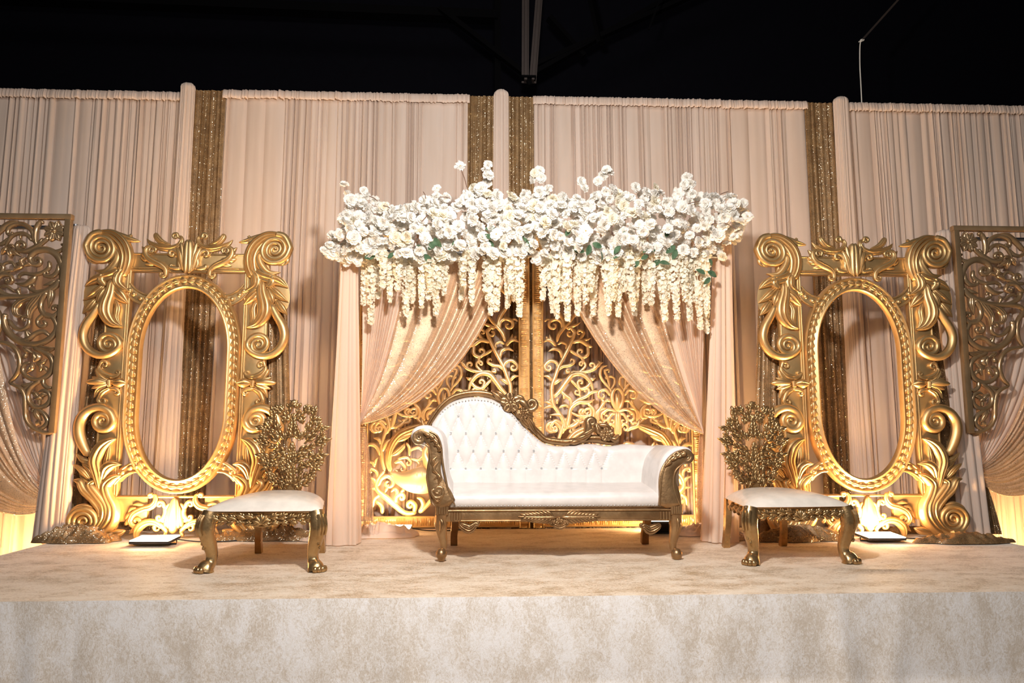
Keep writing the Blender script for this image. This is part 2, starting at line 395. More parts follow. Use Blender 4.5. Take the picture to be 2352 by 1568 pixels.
# ------------------------------------------------------------------ pleated hangings
def pleat_profile(width, seed, wmin, wmax, depth, wide=0.1):
    r = np.random.RandomState(seed); xs, ds = [], []; x = 0.0
    while x < width:
        w = r.uniform(wmin, wmax); big = r.rand() < wide
        if big: w *= r.uniform(1.8, 3.6)
        d = depth * r.uniform(0.35, 1.0) * (0.7 if big else 1.0); tau = np.linspace(0, 1, 7, endpoint=False)
        sk = r.uniform(0.7, 1.4)
        xs += list(x + w * tau); ds += list(d * np.sin(PI * tau ** sk) ** (0.3 if big else 0.7)); x += w
    xs = np.array(xs) * (width / x); return np.append(xs, width), np.append(ds, 0.0)
def drape(x0, x1, z0, z1, seed, wmin=0.022, wmax=0.06, depth=0.03, wide=0.12, rows=14, flare=0.0):
    px, pd = pleat_profile(x1 - x0, seed, wmin, wmax, depth, wide); n = len(px); T = np.linspace(0, 1, rows); r = np.random.RandomState(seed + 1)
    ph = r.uniform(0, 6, n); A = np.zeros((n, rows, 3)); wob = np.cumsum(r.normal(0, 1, n)); wob = (wob - np.linspace(wob[0], wob[-1], n)); wob /= np.abs(wob).max() + 1e-6
    cx = (x0 + x1) / 2
    for j, t in enumerate(T):
        A[:, j, 0] = x0 + px + 0.022 * wob * math.sin(2.2 * t) * np.minimum(1, np.minimum(px, (x1 - x0) - px) / 0.15) + (x0 + px - cx) * flare * t
        A[:, j, 1] = -pd * (0.75 + 0.5 * t) + 0.004 * np.sin(4 * t + ph)
        A[:, j, 2] = z1 + (z0 - z1) * t
    return A
BY, BZ = 6.95, 4.61
def curtain(name, x0, x1, mat, label, group, seed, top=BZ, bot=0.01, Y=BY, header=True, **kw):
    cx = (x0 + x1) / 2; o = thing(name, (cx, Y, bot), label, 'curtain', group)
    A = drape(x0 - cx, x1 - cx, 0, top - bot, seed, **kw); MB().grid(A, flip=True).build('cloth', mat, o)
    if header:
        n = int((x1 - x0) / 0.007); U = np.linspace(x0 - cx, x1 - cx, n); r = np.random.RandomState(seed + 9)
        g = r.normal(0, 1, n); g = np.convolve(g, np.ones(2) / 2, 'same'); low = np.convolve(r.normal(0, 1, n), np.ones(40) / 40, 'same')
        prof = [(0.0, 0.02), (0.012, -0.02), (0.0, -0.055), (-0.03, -0.068), (-0.06, -0.072), (-0.078, -0.072), (-0.088, -0.066)]
        A = np.zeros((n, len(prof), 3))
        for j, (z, y) in enumerate(prof):
            A[:, j, 0] = U; A[:, j, 1] = y - 0.0075 * g; A[:, j, 2] = top - bot + z + (0.004 * g + 0.010 * low) * (1 if j > 4 else 0.3)
        MB().grid(A, flip=True).build('rod_pocket_header', mat, o)
    return o
G1 = 'wide blush curtains of the backdrop'
B = dict(wmin=0.020, wmax=0.075, depth=0.06, wide=0.22)
for a, b, lb, sd in ((-5.6, -2.86, 'wide pleated blush backdrop curtain beyond a fret panel on the high-arm side of the sofa', 11), (-2.47, -0.10, 'wide pleated blush backdrop curtain between sequin strips, on the high-arm side of the sofa', 12),
                 (0.52, 3.26, 'wide pleated blush backdrop curtain between sequin strips, on the low-arm side of the sofa', 13), (3.64, 6.9, 'wide pleated blush backdrop curtain beyond a fret panel on the low-arm side of the sofa', 14)):
    curtain('backdrop_curtain', a, b, 'blush_chiffon', lb, G1, sd, top=BZ - (0.035 if a < -3 else 0.0), **B)
for a, b, lb, sd in ((-2.74, -2.45, 'narrow gold sequin strip hanging behind an oval frame, on the high-arm side of the sofa', 21), (-0.12, 0.15, 'narrow gold sequin strip beside the central blush strip, on the high-arm side of the sofa', 22),
                 (0.27, 0.53, 'narrow gold sequin strip beside the central blush strip, on the low-arm side of the sofa', 23), (3.24, 3.53, 'narrow gold sequin strip hanging behind an oval frame, on the low-arm side of the sofa', 24)):
    curtain('sequin_strip', a, b, 'sequin_gold', lb, 'gold sequin strips of the backdrop', sd, Y=BY - 0.03, header=False, top=BZ - 0.005, wmin=0.03, wmax=0.06, depth=0.03, wide=0.05)
    # rolled top
def bunch(name, label, cat, group, x, y, z0, z1, r_top, r_bot, seed, mat='blush_chiffon', folds=18, knob=True, lean=(0, 0)):
    """gathered column of cloth hanging round a pole"""
    o = thing(name, (x, y, z0), label, cat, group); r = np.random.RandomState(seed); n = folds * 10; rows = 22
    th = np.linspace(0, 2 * PI, n, endpoint=False); fold = np.zeros(n)
    for k in range(folds):
        c = 2 * PI * (k + r.uniform(-.55, .55)) / folds; d = np.abs((th - c + PI) % (2 * PI) - PI); fold = np.maximum(fold, r.uniform(0.25, 1.0) * np.maximum(0, 1 - (d / (r.uniform(.4, .9) * 2 * PI / folds)) ** 2) ** .5)
    A = np.zeros((rows, n, 3))
    for j in range(rows):
        t = j / (rows - 1); R = r_top + (r_bot - r_top) * t ** 1.3; amp = 0.34 + 0.08 * t
        rad = R * (1 - amp + amp * fold * 1.25); w = 0.25 * math.sin(2.5 * t + seed)
        w = w + 0.5 * np.sin(3 * th + 2.4 * t + seed) * t; A[j, :, 0] = rad * np.cos(th + w * 0.3) + lean[0] * t; A[j, :, 1] = rad * np.sin(th + w * 0.3) * 0.7 + lean[1] * t; A[j, :, 2] = (z1 - z0) * (1 - t)
    MB().grid(A, closev=True).build('cloth', mat, o)
    if knob:
        pr = [(r_top * 0.98, -0.03), (r_top * 1.02, 0.0), (r_top * 0.92, 0.025), (r_top * 0.6, 0.042), (0.002, 0.046)]
        k = MB(); A = []
        for q, h in pr:
            rad = q * (0.72 + 0.32 * fold); A.append(np.stack([rad * np.cos(th), 0.7 * rad * np.sin(th), np.full(n, z1 - z0 + h)], 1))
        k.grid(np.array(A), closev=True, flip=True).build('gathered_top', mat, o)
    return o
bunch('pole_drape', 'slim gathered blush strip between two gold sequin strips above the flowers', 'curtain', 'gathered blush strips over the backdrop poles', 0.208, BY - 0.07, 0.01, BZ + 0.0, 0.072, 0.10, 1)
bunch('pole_drape', 'slim gathered blush strip on the backdrop, on the high-arm side of the sofa', 'curtain', 'gathered blush strips over the backdrop poles', -2.80, BY - 0.07, 0.01, BZ + 0.0, 0.078, 0.12, 2)
bunch('pole_drape', 'slim gathered blush strip on the backdrop, on the low-arm side of the sofa', 'curtain', 'gathered blush strips over the backdrop poles', 3.60, BY - 0.07, 0.01, BZ + 0.0, 0.078, 0.12, 3)
cb = thing('backdrop_crossbar', (0.4, BY + 0.01, BZ - 0.03), 'long metal crossbar threaded through the tops of the backdrop curtains', 'pole')
MB().sweep([(-6.0, 0, 0), (6.5, 0, 0)], 0.02, 10).build('pipe', 'pipe_grey', cb)

# ------------------------------------------------------------------ carved oval frames
FX, FY, FZ = 3.11, 5.90, SZ
ta = Tr(1940, 530, 5.6, FY, FX, FZ); tb = Tr(1940, 790, 5.2267, FY, FX, FZ); tc = Tr(1940, 980, 5.2267, FY, FX, FZ); tpx = Tr(0, 0, 1.0, FY, FX, FZ)
def carve(strokes, T, y0=0.0, shift=0.0, **kw):
    mb = MB()
    for sdef in strokes:
        if isinstance(sdef, str): sdef = (sdef,)
        txt = sdef[0]; fl = sdef[1] if len(sdef) > 1 else 0; lift = sdef[2] if len(sdef) > 2 else 0.0; k = dict(kw)
        if len(sdef) > 3: k['rel'] = sdef[3]
        mb.ribbon(T.stroke(txt), fl=fl, lift=lift, y0=y0, **k)
    return mb
crest = [('140,592,24 137,500,52 129,400,62 120,290,70 110,175,44', 0, .022), ('152,580,20 165,470,40 168,370,52 185,250,40 195,205,16', 0, .016), ('168,560,30 190,450,55 205,360,65 245,270,30', 1, .014),
         ('200,545,30 222,470,45 212,400,50 240,330,50 290,305,40 @303,348,0.9,1,22', 0, .006), ('205,530,30 260,530,40 310,520,38 @312,500,0.8,-1,18', 0, .006),
         ('235,150,30 205,130,30 192,180,48 235,245,60 330,280,66 450,270,70 560,225,50 612,165,6', 2, .0), ('325,235,20 430,205,60 490,140,62 500,92,34', 2, .006),
         ('235,150,30 245,100,32 @268,128,1.1,1,16', 0, .004),
         ('520,340,20 500,300,30 @545,312,1.2,1,14', 0, .01), ('515,300,24 560,266,40 612,290,52 622,350,62 590,410,70 520,455,72 440,495,66 388,545,54 382,600,44 @425,605,0.9,-1,18', 1, .008),
         '618,340,40 640,300,44 672,262,6', '615,400,40 650,368,40 680,350,6', '590,430,40 640,420,46 684,402,6', '520,480,30 580,478,44 634,492,6', '560,410,30 520,420,40 478,450,6']
corner = [('1000,640,200 1040,800,240 1080,960,240 1060,1120,160 960,1240,40', 0, -.012, .03), ('1150,640,80 1240,740,150 1300,900,140 1330,1050,60', 0, -.012, .03), ('930,180,120 900,330,200 930,480,220 1000,620,220', 0, -.012, .03), ('1190,108,60 1030,128,120 905,235,150 855,375,150 872,515,140 930,640,110', 3, .0), ('1130,100,70 1240,135,70 1312,250,62 1315,300,60 @1140,296,2.9,1,24', 0, .014, .62),
          ('1180,82,20 1050,90,46 900,140,60 800,180,60 690,200,14', 1, .004), ('830,150,30 790,118,30', 0, .0),
          ('985,300,40 955,400,80 1005,510,90 1100,590,70 1235,578,6', 1, .01), ('930,560,80 1010,620,110 1130,660,110 1240,700,90 1345,772,8', 2, .006),
          ('880,540,80 950,650,110 945,750,100 810,838,6', 2, .008), ('1120,620,60 1150,700,90 1095,765,40', 1, .014), ('1120,760,50 1220,850,90 1370,950,8', 2, .004),
          ('1090,790,60 1150,900,100 1190,980,36', 2, .010), ('1220,930,50 1300,1030,84 1378,1112,8', 2, .002), ('1010,800,60 930,880,130 835,985,14', 2, .0),
          ('1020,690,70 1040,840,120 1090,1000,150 1090,1120,140 1020,1230,90 902,1276,6', 2, .012), ('1000,920,30 955,1030,64 970,1160,60 930,1255,8', 2, .006),
          ('1000,640,50 985,720,60 1000,800,30', 0, .016), ('1100,480,16 1130,455,40 1230,470,40 1290,440,16', 1, .002), ('1290,350,20 1300,430,44 1255,490,10', 0, .0),
          ('790,310,30 800,430,60 830,540,40', 1, -.004)]
sscroll = [('2148,704,14 2163,730,17 2178,753,19 2185,776,19 2181,798,18 2168,814,17 2150,821,16 2130,818,15 2114,808,14 2107,796,13 @2131,796,2.1,1,6', 0, .004, .55)]
fleur = [('1020,482,20 1120,470,70 1245,478,34', 0, .012), ('1010,470,16 1100,445,46 1185,415,12', 0, .008), ('1015,498,16 1110,520,44 1190,550,12', 0, .008), ('970,486,26 880,480,96 796,486,20', 1, .008),
         ('1100,270,20 1106,320,44 1060,380,64 980,408,56 915,398,40 882,365,28 @905,362,0.9,1,12', 1, .002), ('1105,300,24 1085,245,30 @1050,268,1.1,-1,14', 0, .004), ('1000,468,20 1090,415,56 1142,318,34', 1, .0),
         ('985,540,24 1070,590,46 1110,660,44 @1072,690,1.1,1,16', 1, .002), ('1000,545,24 930,550,40 890,580,36 @918,592,0.8,-1,16', 0, .004), ('1025,515,20 1120,565,50 1165,655,12', 1, .0), ('990,445,40 988,530,40', 1, .022)]
lscroll = [('1225,1335,70 1290,1200,96 1330,1060,104 1318,920,100 1240,815,90 1110,768,82 1000,810,76 952,915,72 @1068,925,2.0,-1,30', 0, .004, .5)]
acan = [('1010,700,120 1040,560,200 1080,400,160 1030,230,60', 0, -.012, .03), ('960,900,90 1010,1020,220 1080,1120,300 1200,1210,220', 0, -.012, .03), ('1160,560,60 1250,560,150 1330,480,60', 0, -.012, .03), ('1100,760,120 1180,760,180 1270,700,100', 0, -.012, .03), ('1100,745,50 1125,560,110 1150,400,140 1095,255,130 1010,175,80 922,142,6', 2, .010), ('1080,560,40 1020,400,74 1000,280,50 985,210,10', 2, .006), ('1085,640,50 1040,500,110 960,440,90 866,442,6', 2, .012),
        ('868,568,6 960,605,90 1040,690,110 1020,810,120 960,950,140 975,1090,150 1070,1210,130 1160,1260,110', 1, .004), ('1150,622,30 1210,680,90 1130,800,110 1050,920,110 1050,1060,105 1130,1190,100 1250,1262,80', 1, .010),
        ('1402,622,8 1330,640,70 1280,740,90 1170,850,100 1090,980,90 1110,1110,70', 1, .006), ('1240,1262,76 1370,1240,66 1440,1120,62 @1278,1100,2.8,-1,24', 0, .012, .62), ('1420,1200,30 1440,1080,30 1400,980,60 1290,925,60 1190,935,14', 1, .004),
        ('1175,610,40 1190,500,90 1300,425,30', 3, .006), ('1215,615,40 1290,520,70 1395,440,20', 2, .002), ('1195,410,30 1290,390,60 1372,308,8', 1, .0), ('1395,960,20 1420,1000,30 1440,985,8', 0, 0),
        ('828,1212,20 900,1240,80 1000,1262,70 1110,1292,20', 1, .0), ('1085,480,30 1110,600,60 1100,730,30', 0, .016)]
bcrest = [('262,830,36 275,950,64 288,1100,92 290,1250,50', 0, .024), ('285,850,24 306,960,46 326,1090,70 340,1190,36', 0, .018), ('320,930,24 338,1050,66 376,1170,40', 0, .014), ('330,900,20 375,960,40 372,1010,50 392,1060,50 440,1095,36 @448,1062,0.8,-1,20', 0, .006),
          ('378,960,36 395,915,40 @438,912,1.0,1,22', 0, .006), ('350,1090,20 400,1100,50 440,1080,30', 0, .0),
          ('560,830,18 500,800,30 488,870,56 540,935,66 640,965,66 730,1015,66 772,1085,52 @705,1108,1.2,1,22', 1, .004), ('520,790,30 545,790,30 @545,815,0.8,1,16', 0, .006),
          '700,960,34 760,960,36 800,1010,8', '750,1000,36 800,1040,38 832,1085,8', '770,1070,36 800,1110,44 832,1150,24', '620,930,30 690,905,36 745,915,8',
          ('400,1290,26 372,1230,40 410,1175,46 @468,1195,0.9,1,20', 0, .004), ('410,1190,40 490,1125,60 600,1125,76 690,1200,84 712,1310,40', 1, .008), ('600,1130,40 700,1175,70 790,1252,8', 1, .0),
          ('430,1140,30 520,1110,40 600,1110,20', 0, .0)]
def arch_pts(a, b, st_, n, off=0.0):
    """oval of straight sides and elliptical ends, offset outwards by off"""
    P = []; A, Bq = a + off, b + off
    for i in range(n):
        t = 2 * PI * i / n; c, s_ = math.cos(t), math.sin(t)
        P.append((A * c, Bq * s_ + (st_ if s_ > 0 else -st_ if s_ < 0 else 0)))
    return P
OA, OB, OS, OZ = 0.342, 0.515, 0.255, 1.228
def resamp(P, n):
    P = np.array(P + [P[0]]); d = np.r_[0, np.cumsum(np.linalg.norm(np.diff(P, axis=0), axis=1))]; s = np.linspace(0, d[-1], n, endpoint=False)
    return np.stack([np.interp(s, d, P[:, 0]), np.interp(s, d, P[:, 1])], 1), d[-1]
def ring(mb, prof, n=120):
    """prof: (offset, relief) rows swept round the oval"""
    base, _ = resamp(arch_pts(OA, OB, OS, 400), n); T = np.roll(base, -1, 0) - np.roll(base, 1, 0); N = np.stack([T[:, 1], -T[:, 0]], 1); N /= np.linalg.norm(N, axis=1)[:, None]
    A = [np.stack([base[:, 0] + N[:, 0] * o, np.full(n, -w), base[:, 1] + N[:, 1] * o + OZ], 1) for o, w in prof]
    return mb.grid(np.array(A), closev=True)
ta.w = tb.w = 1.16; tc.w = 1.10
def make_frame(loc):
    o = thing('oval_frame', loc, 'tall carved gold oval frame with flat sequin cloth spread at its foot', 'frame', 'tall gold oval frames')
    # flat board frame
    bw = 0.645; bi = 0.452; zt0, zt1 = 2.13, 2.29; zb0, zb1 = 0.14, 0.34
    for sg in (-1, 1):
        mb = MB().box((sg * (bw + bi) / 2, 0.025, (zb0 + zt1) / 2 - 0.03), (bw - bi, 0.05, zt1 - zb0 + 0.06), 0.004)
        for u in (bi + 0.008, bi + 0.026, bw - 0.012): mb.ribbon([(sg * u, zb0, .012), (sg * u, zt1, .012)], base=0.0, rel=.6, taper=False)
        mb.build('upright_board', 'frame_gold', o)
    mb = MB().box((0, 0.027, (zt0 + zt1) / 2 - 0.005), (2 * bi + 0.01, 0.048, zt1 - zt0), 0.004)
    for v in (zt0 + 0.01, zt0 + 0.028, zt1 - 0.016): mb.ribbon([(-bi, v, .013), (bi, v, .013)], base=0.0, rel=.6, taper=False)
    mb.build('top_board', 'frame_gold', o)
    mb = MB()
    for sg in (-1, 1): mb.box((sg * 0.34, 0.027, (zb0 + zb1) / 2), (0.24, 0.048, zb1 - zb0), 0.004)
    mb.ribbon([(-bi, zb1 - 0.012, .018), (bi, zb1 - 0.012, .018)], base=0.0, rel=.6, taper=False)
    mb.build('bottom_board', 'frame_gold', o)
    mb = ring(MB(), [(-0.004, -0.03), (-0.004, 0.012), (0.006, 0.022), (0.016, 0.02), (0.022, 0.010), (0.04, 0.006), (0.075, 0.006), (0.083, 0.012), (0.088, 0.024), (0.098, 0.027), (0.106, 0.018), (0.110, -0.03)])
    mb.build('oval_molding', 'frame_gold', o)
    # leaf beads round the oval
    lf = MB()
    lf.ribbon([(-0.036, 0, .026), (-0.012, 0, .036), (0.016, 0, .030), (0.042, 0, .004)], rel=.45, base=.006, per=4, fl=1)
    for sd in (-1, 1): lf.ribbon([(-0.024, sd * .008, .016), (-0.004, sd * .020, .020), (0.010, sd * .024, .014), (0.020, sd * .017, .004)], rel=.5, base=.003, per=3)
    me = lf.mesh('leaf_bead', 'frame_gold'); Pm, L = resamp(arch_pts(OA, OB, OS, 400, 0.055), 66)
    Pm = np.roll(Pm, -16, 0)
    for i in range(66):
        p = Pm[i]; q = Pm[(i + 1) % 66] - Pm[i - 1]; a = math.atan2(q[1], q[0])
        if p[0] > 0: a += PI                       # right side leaves point down, like the left
        if True: inst(me, 'leaf_bead', o, (p[0], -0.004, p[1] + OZ), (0, -a, 0))
    for sg in (-1, 1):
        for top in (1, -1):
            mb = MB(); z1 = OZ + top * 0.72
            pts = [(sg * 0.30, OZ + top * 0.665, .10), (sg * 0.36, OZ + top * 0.675, .085), (sg * 0.425, OZ + top * 0.715, .08), (sg * 0.465, OZ + top * 0.76, .075)]
            mb.ribbon(pts, base=0.0, rel=0.08, taper=False, back=-.03)
            for e in (-0.04, 0.04): mb.ribbon([(p[0] - sg * e * 0.3, p[1] + e, .016) for p in pts], base=.008, rel=.6, taper=False)
            for k in range(4):
                f = 0.1 + 0.27 * k; C = catmull(pts, 8); c = C[int(f * (len(C) - 1))]
                mb.ribbon([(c[0] - .012 * sg, c[1] - .01 * top, .03), (c[0] + .008 * sg, c[1] + .004 * top, .036), (c[0] + .024 * sg, c[1] + .014 * top, .006)], base=.012, rel=.4, per=3)
            mb.build('corner_bridge', 'frame_gold', o)
    for nm, parts in (('corner_scroll', [(corner, ta)]), ('side_scroll', [(sscroll, tpx)]), ('side_fleur', [(fleur, tb)]), ('lower_scroll', [(lscroll, tb)]), ('lower_acanthus', [(acan, tc)])):
        mb = MB()
        for S_, T_ in parts: mb.merge(carve(S_, T_, y0=0.0, hmax=0.06))
        for q, T_, rr_ in {'corner_scroll': ((1140, 296), ta, 185), 'side_scroll': ((2131, 796), tpx, 20), 'lower_scroll': ((1068, 925), tb, 95), 'lower_acanthus': ((1278, 1100), tc, 172)}.get(nm, ()) and [{'corner_scroll': ((1140, 296), ta, 185), 'side_scroll': ((2131, 796), tpx, 20), 'lower_scroll': ((1068, 925), tb, 95), 'lower_acanthus': ((1278, 1100), tc, 172)}[nm]]:
            u_, v_ = T_.pt(*q); mb.dome(u_, v_, rr_ * T_.sc(*q), .014, -.004, 0, 28)
        mb.build(nm, 'frame_gold', o); MB().merge(mb, mirror=True).build(nm, 'frame_gold', o)
    for nm, S_, T_ in (('top_crest', crest, ta), ('bottom_crest', bcrest, tc)):
        h = carve(S_, T_, y0=0.0, hmax=0.05); mb = MB().merge(h).merge(h, mirror=True); mb.build(nm, 'frame_gold', o)
    # hidden rear stay so that it stands
    for sg in (-1, 1): bar(MB(), (sg * 0.61, 0.06, 1.2), (sg * 0.61, 0.20, 0.012), 0.03, 0.03).build('rear_stay', 'brown_steel', o, False)
    return o
frame = make_frame((FX, FY, FZ))
f2 = copy_tree(frame); f2['label'] = 'tall carved gold oval frame with a thick sequin heap at its foot'; f2.location = (-2.365, 6.03, FZ)
# sequin cloth flanking each frame from behind
for fx, fy in ((FX, FY), (-2.365, 6.03)):
    for sg in (-1, 1):
        A = drape(-0.10, 0.10, 0, 2.0, 31 + sg + int(fx), wmin=.04, wmax=.07, depth=.03, rows=12, flare=0.35)
        A[:, :, 0] += sg * 0.10 * np.linspace(0, 1, 12)[None, :]
        o = MB().grid(A, flip=True).build('hanging_sequin_cloth', 'sequin_gold', loc=(fx + sg * 0.66, fy + 0.13, SZ + 0.005))
        tag(o, 'gold sequin cloth hanging behind the outer edge of a tall oval frame', 'cloth', 'sequin cloths behind the oval frames')

# ------------------------------------------------------------------ pierced fret panels at both ends
PX, PY = 4.03, 5.95
t4 = Tr(2160, 510, 6.271, PY, PX, SZ); t5 = Tr(2160, 750, 6.271, PY, PX, SZ)
fret4 = ['480,370,35 560,440,42 650,510,56 760,562,50 850,560,46 @832,490,1.1,-1,26', '640,490,34 655,380,44 645,260,48 595,170,44 545,170,30', '670,450,40 690,300,44 780,212,44 880,196,42 985,245,42 1012,315,34 @965,318,0.6,1,20',
         '690,430,30 760,345,34 840,320,32 950,360,34 1010,440,30 1045,530,10', '760,360,10 840,345,24 850,410,10', '850,175,30 980,195,56 1100,290,56 1210,410,50', '990,390,30 1080,470,36 1170,480,34 1230,420,30', '325,455,24 283,490,30 330,545,36 430,565,40 560,525,44 660,545,40',
         '560,380,20 590,440,44 640,500,30',
         '330,990,46 308,850,58 330,700,62 400,590,62 520,538,62 650,565,60 722,650,52 700,722,46 @636,690,1.0,1,28', '350,720,36 370,830,44 440,900,42 520,898,36 @508,858,0.7,-1,24', '480,690,30 480,780,40 560,850,40 680,880,36 800,868,34 865,900,28 868,945,14',
         '640,890,20 700,960,60 790,1020,50 930,1000,8', '330,930,50 400,1030,58 520,1110,62 660,1170,62 820,1190,56 1000,1190,52 1130,1205,48 1215,1260,44', '540,1090,26 640,1112,32 720,1080,32 @690,1040,0.7,-1,20', '400,960,10 470,1000,34 560,1025,6',
         ('455,1060,50 460,1180,66 492,1335,6', 2), '500,1110,50 570,1210,48 590,1330,48 530,1430,48 430,1442,46 358,1380,40 @410,1345,0.8,1,26', ('560,1130,50 660,1250,96 730,1360,84 728,1505,10', 3), ('700,1190,40 830,1240,64 915,1330,76 895,1430,54 815,1452,10', 2),
         '1210,1015,40 1150,955,46 1080,898,42 990,898,38 955,955,34 @1005,965,0.9,-1,24', '1165,1000,46 1140,1090,48 1040,1160,44 880,1182,24', '930,1110,16 1040,1042,30 1110,1065,16', '1215,885,34 1110,870,36 1070,795,34 @1128,795,1.1,1,18', '900,810,16 955,722,28 1045,738,28 1085,795,20',
         '860,1060,10 880,1110,40 850,1170,10', '940,830,20 1030,850,34 1120,900,30', '1180,1330,40 1210,1260,30', '1130,1345,8 1190,1340,50 1240,1300,40',
         # blossoms
         ('1000,520,20 1040,560,50 1085,625,6', 1, .01), ('1000,540,20 970,600,60 965,670,6', 1, .012), ('1000,530,20 920,590,50 835,635,6', 1, .01), ('1010,520,20 950,500,40 900,540,6', 1, .008),
         ('800,770,20 740,740,40 690,765,6', 1, .01), ('800,770,20 830,700,44 770,650,6', 1, .01), ('810,780,20 880,800,44 935,850,6', 1, .012), ('810,760,20 860,740,34 900,735,6', 1, .008)]
fret5 = ['1050,-90,58 1064,0,62 1030,120,62 940,235,60 800,312,58 640,322,56 500,262,54 400,150,52 385,50,48 440,-50,44 530,-85,42 605,-40,38 @562,30,0.9,1,30', '735,-30,30 752,70,36 830,128,36 930,100,36 1010,-10,34', '735,-30,30 775,-50,30 @800,-10,0.7,1,20', '720,190,20 770,150,34 760,220,34 800,250,10',
         '478,205,26 560,150,44 660,180,46 760,260,44 880,272,40 975,205,30', ('395,368,6 500,395,56 640,360,40', 2), '690,370,40 560,420,46 462,500,48 440,620,48 500,740,48 620,802,46 740,780,46 822,690,44 800,600,38 725,568,20',
         ('665,570,20 640,500,90 672,420,8', 1, .01), ('690,580,20 705,650,50 770,715,8', 1, .008), ('650,580,20 570,575,40 512,525,8', 1, .006), ('640,590,20 580,620,40 605,705,8', 1, .006), ('600,610,20 530,650,36 510,700,8', 1, .004), ('820,360,8 780,400,50 700,440,14', 1),
         '560,780,30 560,860,36 510,912,34 448,908,20', '590,810,40 700,890,44 762,1000,46 740,1110,44 650,1182,42 540,1160,42 475,1080,40 488,990,36 555,950,30 625,972,14', ('610,1150,24 612,1080,30', 0, .004), ('612,1060,20 560,1010,44 505,1005,8', 1, .006), ('612,1060,20 660,1000,44 715,985,8', 1, .006), ('570,1070,10 612,1050,40 665,1075,10', 0, .008),
         '690,1195,30 590,1240,38 530,1310,40 515,1390,38 590,1470,36 680,1480,26', ('665,1205,20 640,1290,56 585,1365,8', 1, .006), ('600,1390,30 650,1405,50', 0, .006), '690,850,20 780,880,36 850,880,16', '820,520,20 790,480,40 780,430,10', '690,1200,10 710,1250,24',
         '860,1000,10 790,920,30 700,850,20']
edge5 = ['440,1524,40 560,1522,38 700,1450,38 782,1330,40 792,1180,42 800,1020,42 855,920,40 995,852,26', '998,850,26 905,745,40 862,620,42 870,480,42 930,370,40 1040,312,38 1195,294,26', '1198,296,26 1135,180,38 1112,60,42 1112,-40,42 1150,-130,42 1240,-220,42 1360,-260,42 1480,-265,26']
t4.w = t5.w = 1.38
def make_fret(loc, mirror, label):
    o = thing('fret_panel', loc, label, 'panel', 'carved fret panels'); g = 'fret_bronze'
    def put(mb, nm): (MB().merge(mb, mirror=True) if mirror else mb).build(nm, g, o)
    W = 1.62; H = 2.55
    mb = MB().box((0.01, 0.0, 1.685), (0.046, 0.05, 1.72), 0.004); put(mb, 'side_rail')
    mb = MB().box((W - 0.01, 0.0, 1.685), (0.046, 0.05, 1.72), 0.004); put(mb, 'side_rail')
    mb = MB().box((W / 2, 0.0, H - 0.0), (W + 0.036, 0.054, 0.042), 0.004); put(mb, 'top_rail')
    h = carve(fret4, t4, y0=0.02, base=.014, hmax=.018).merge(carve(fret5, t5, y0=0.02, base=.014, hmax=.018))
    # eight-petal flower in the corner
    cu, cv = t4.pt(400, 285); r = 150 * t4.sc(400, 285)
    for k in range(8):
        a = k * PI / 4 + 0.3; h.ribbon([(cu + r * q * math.cos(a), cv + r * q * math.sin(a), w * r) for q, w in ((.12, .3), (.5, .62), (.75, .5), (1.0, .04))], fl=1, y0=.02, base=.016, lift=.004, hmax=.016)
    h.dome(cu, cv, r * .22, .02, .022, .02)
    half = MB(); half.merge(h)
    put(half, 'scrollwork'); f = MB().merge(h, Matrix.Translation((W, 0, 0)) @ Matrix.Scale(-1, 4, (1, 0, 0)))
    f.F = [q[::-1] for q in f.F]; put(f, 'scrollwork')
    e = carve(edge5, t5, y0=0.02, base=.018, hmax=.02); put(e, 'arch_edge'); f = MB().merge(e, Matrix.Translation((W, 0, 0)) @ Matrix.Scale(-1, 4, (1, 0, 0))); f.F = [q[::-1] for q in f.F]; put(f, 'arch_edge')
    return o
make_fret((PX, PY, SZ), False, 'dark gold fret panel of scrolls, on the low-arm side of the sofa')
make_fret((-3.29, PY, SZ), True, 'dark gold fret panel of scrolls, on the high-arm side of the sofa')

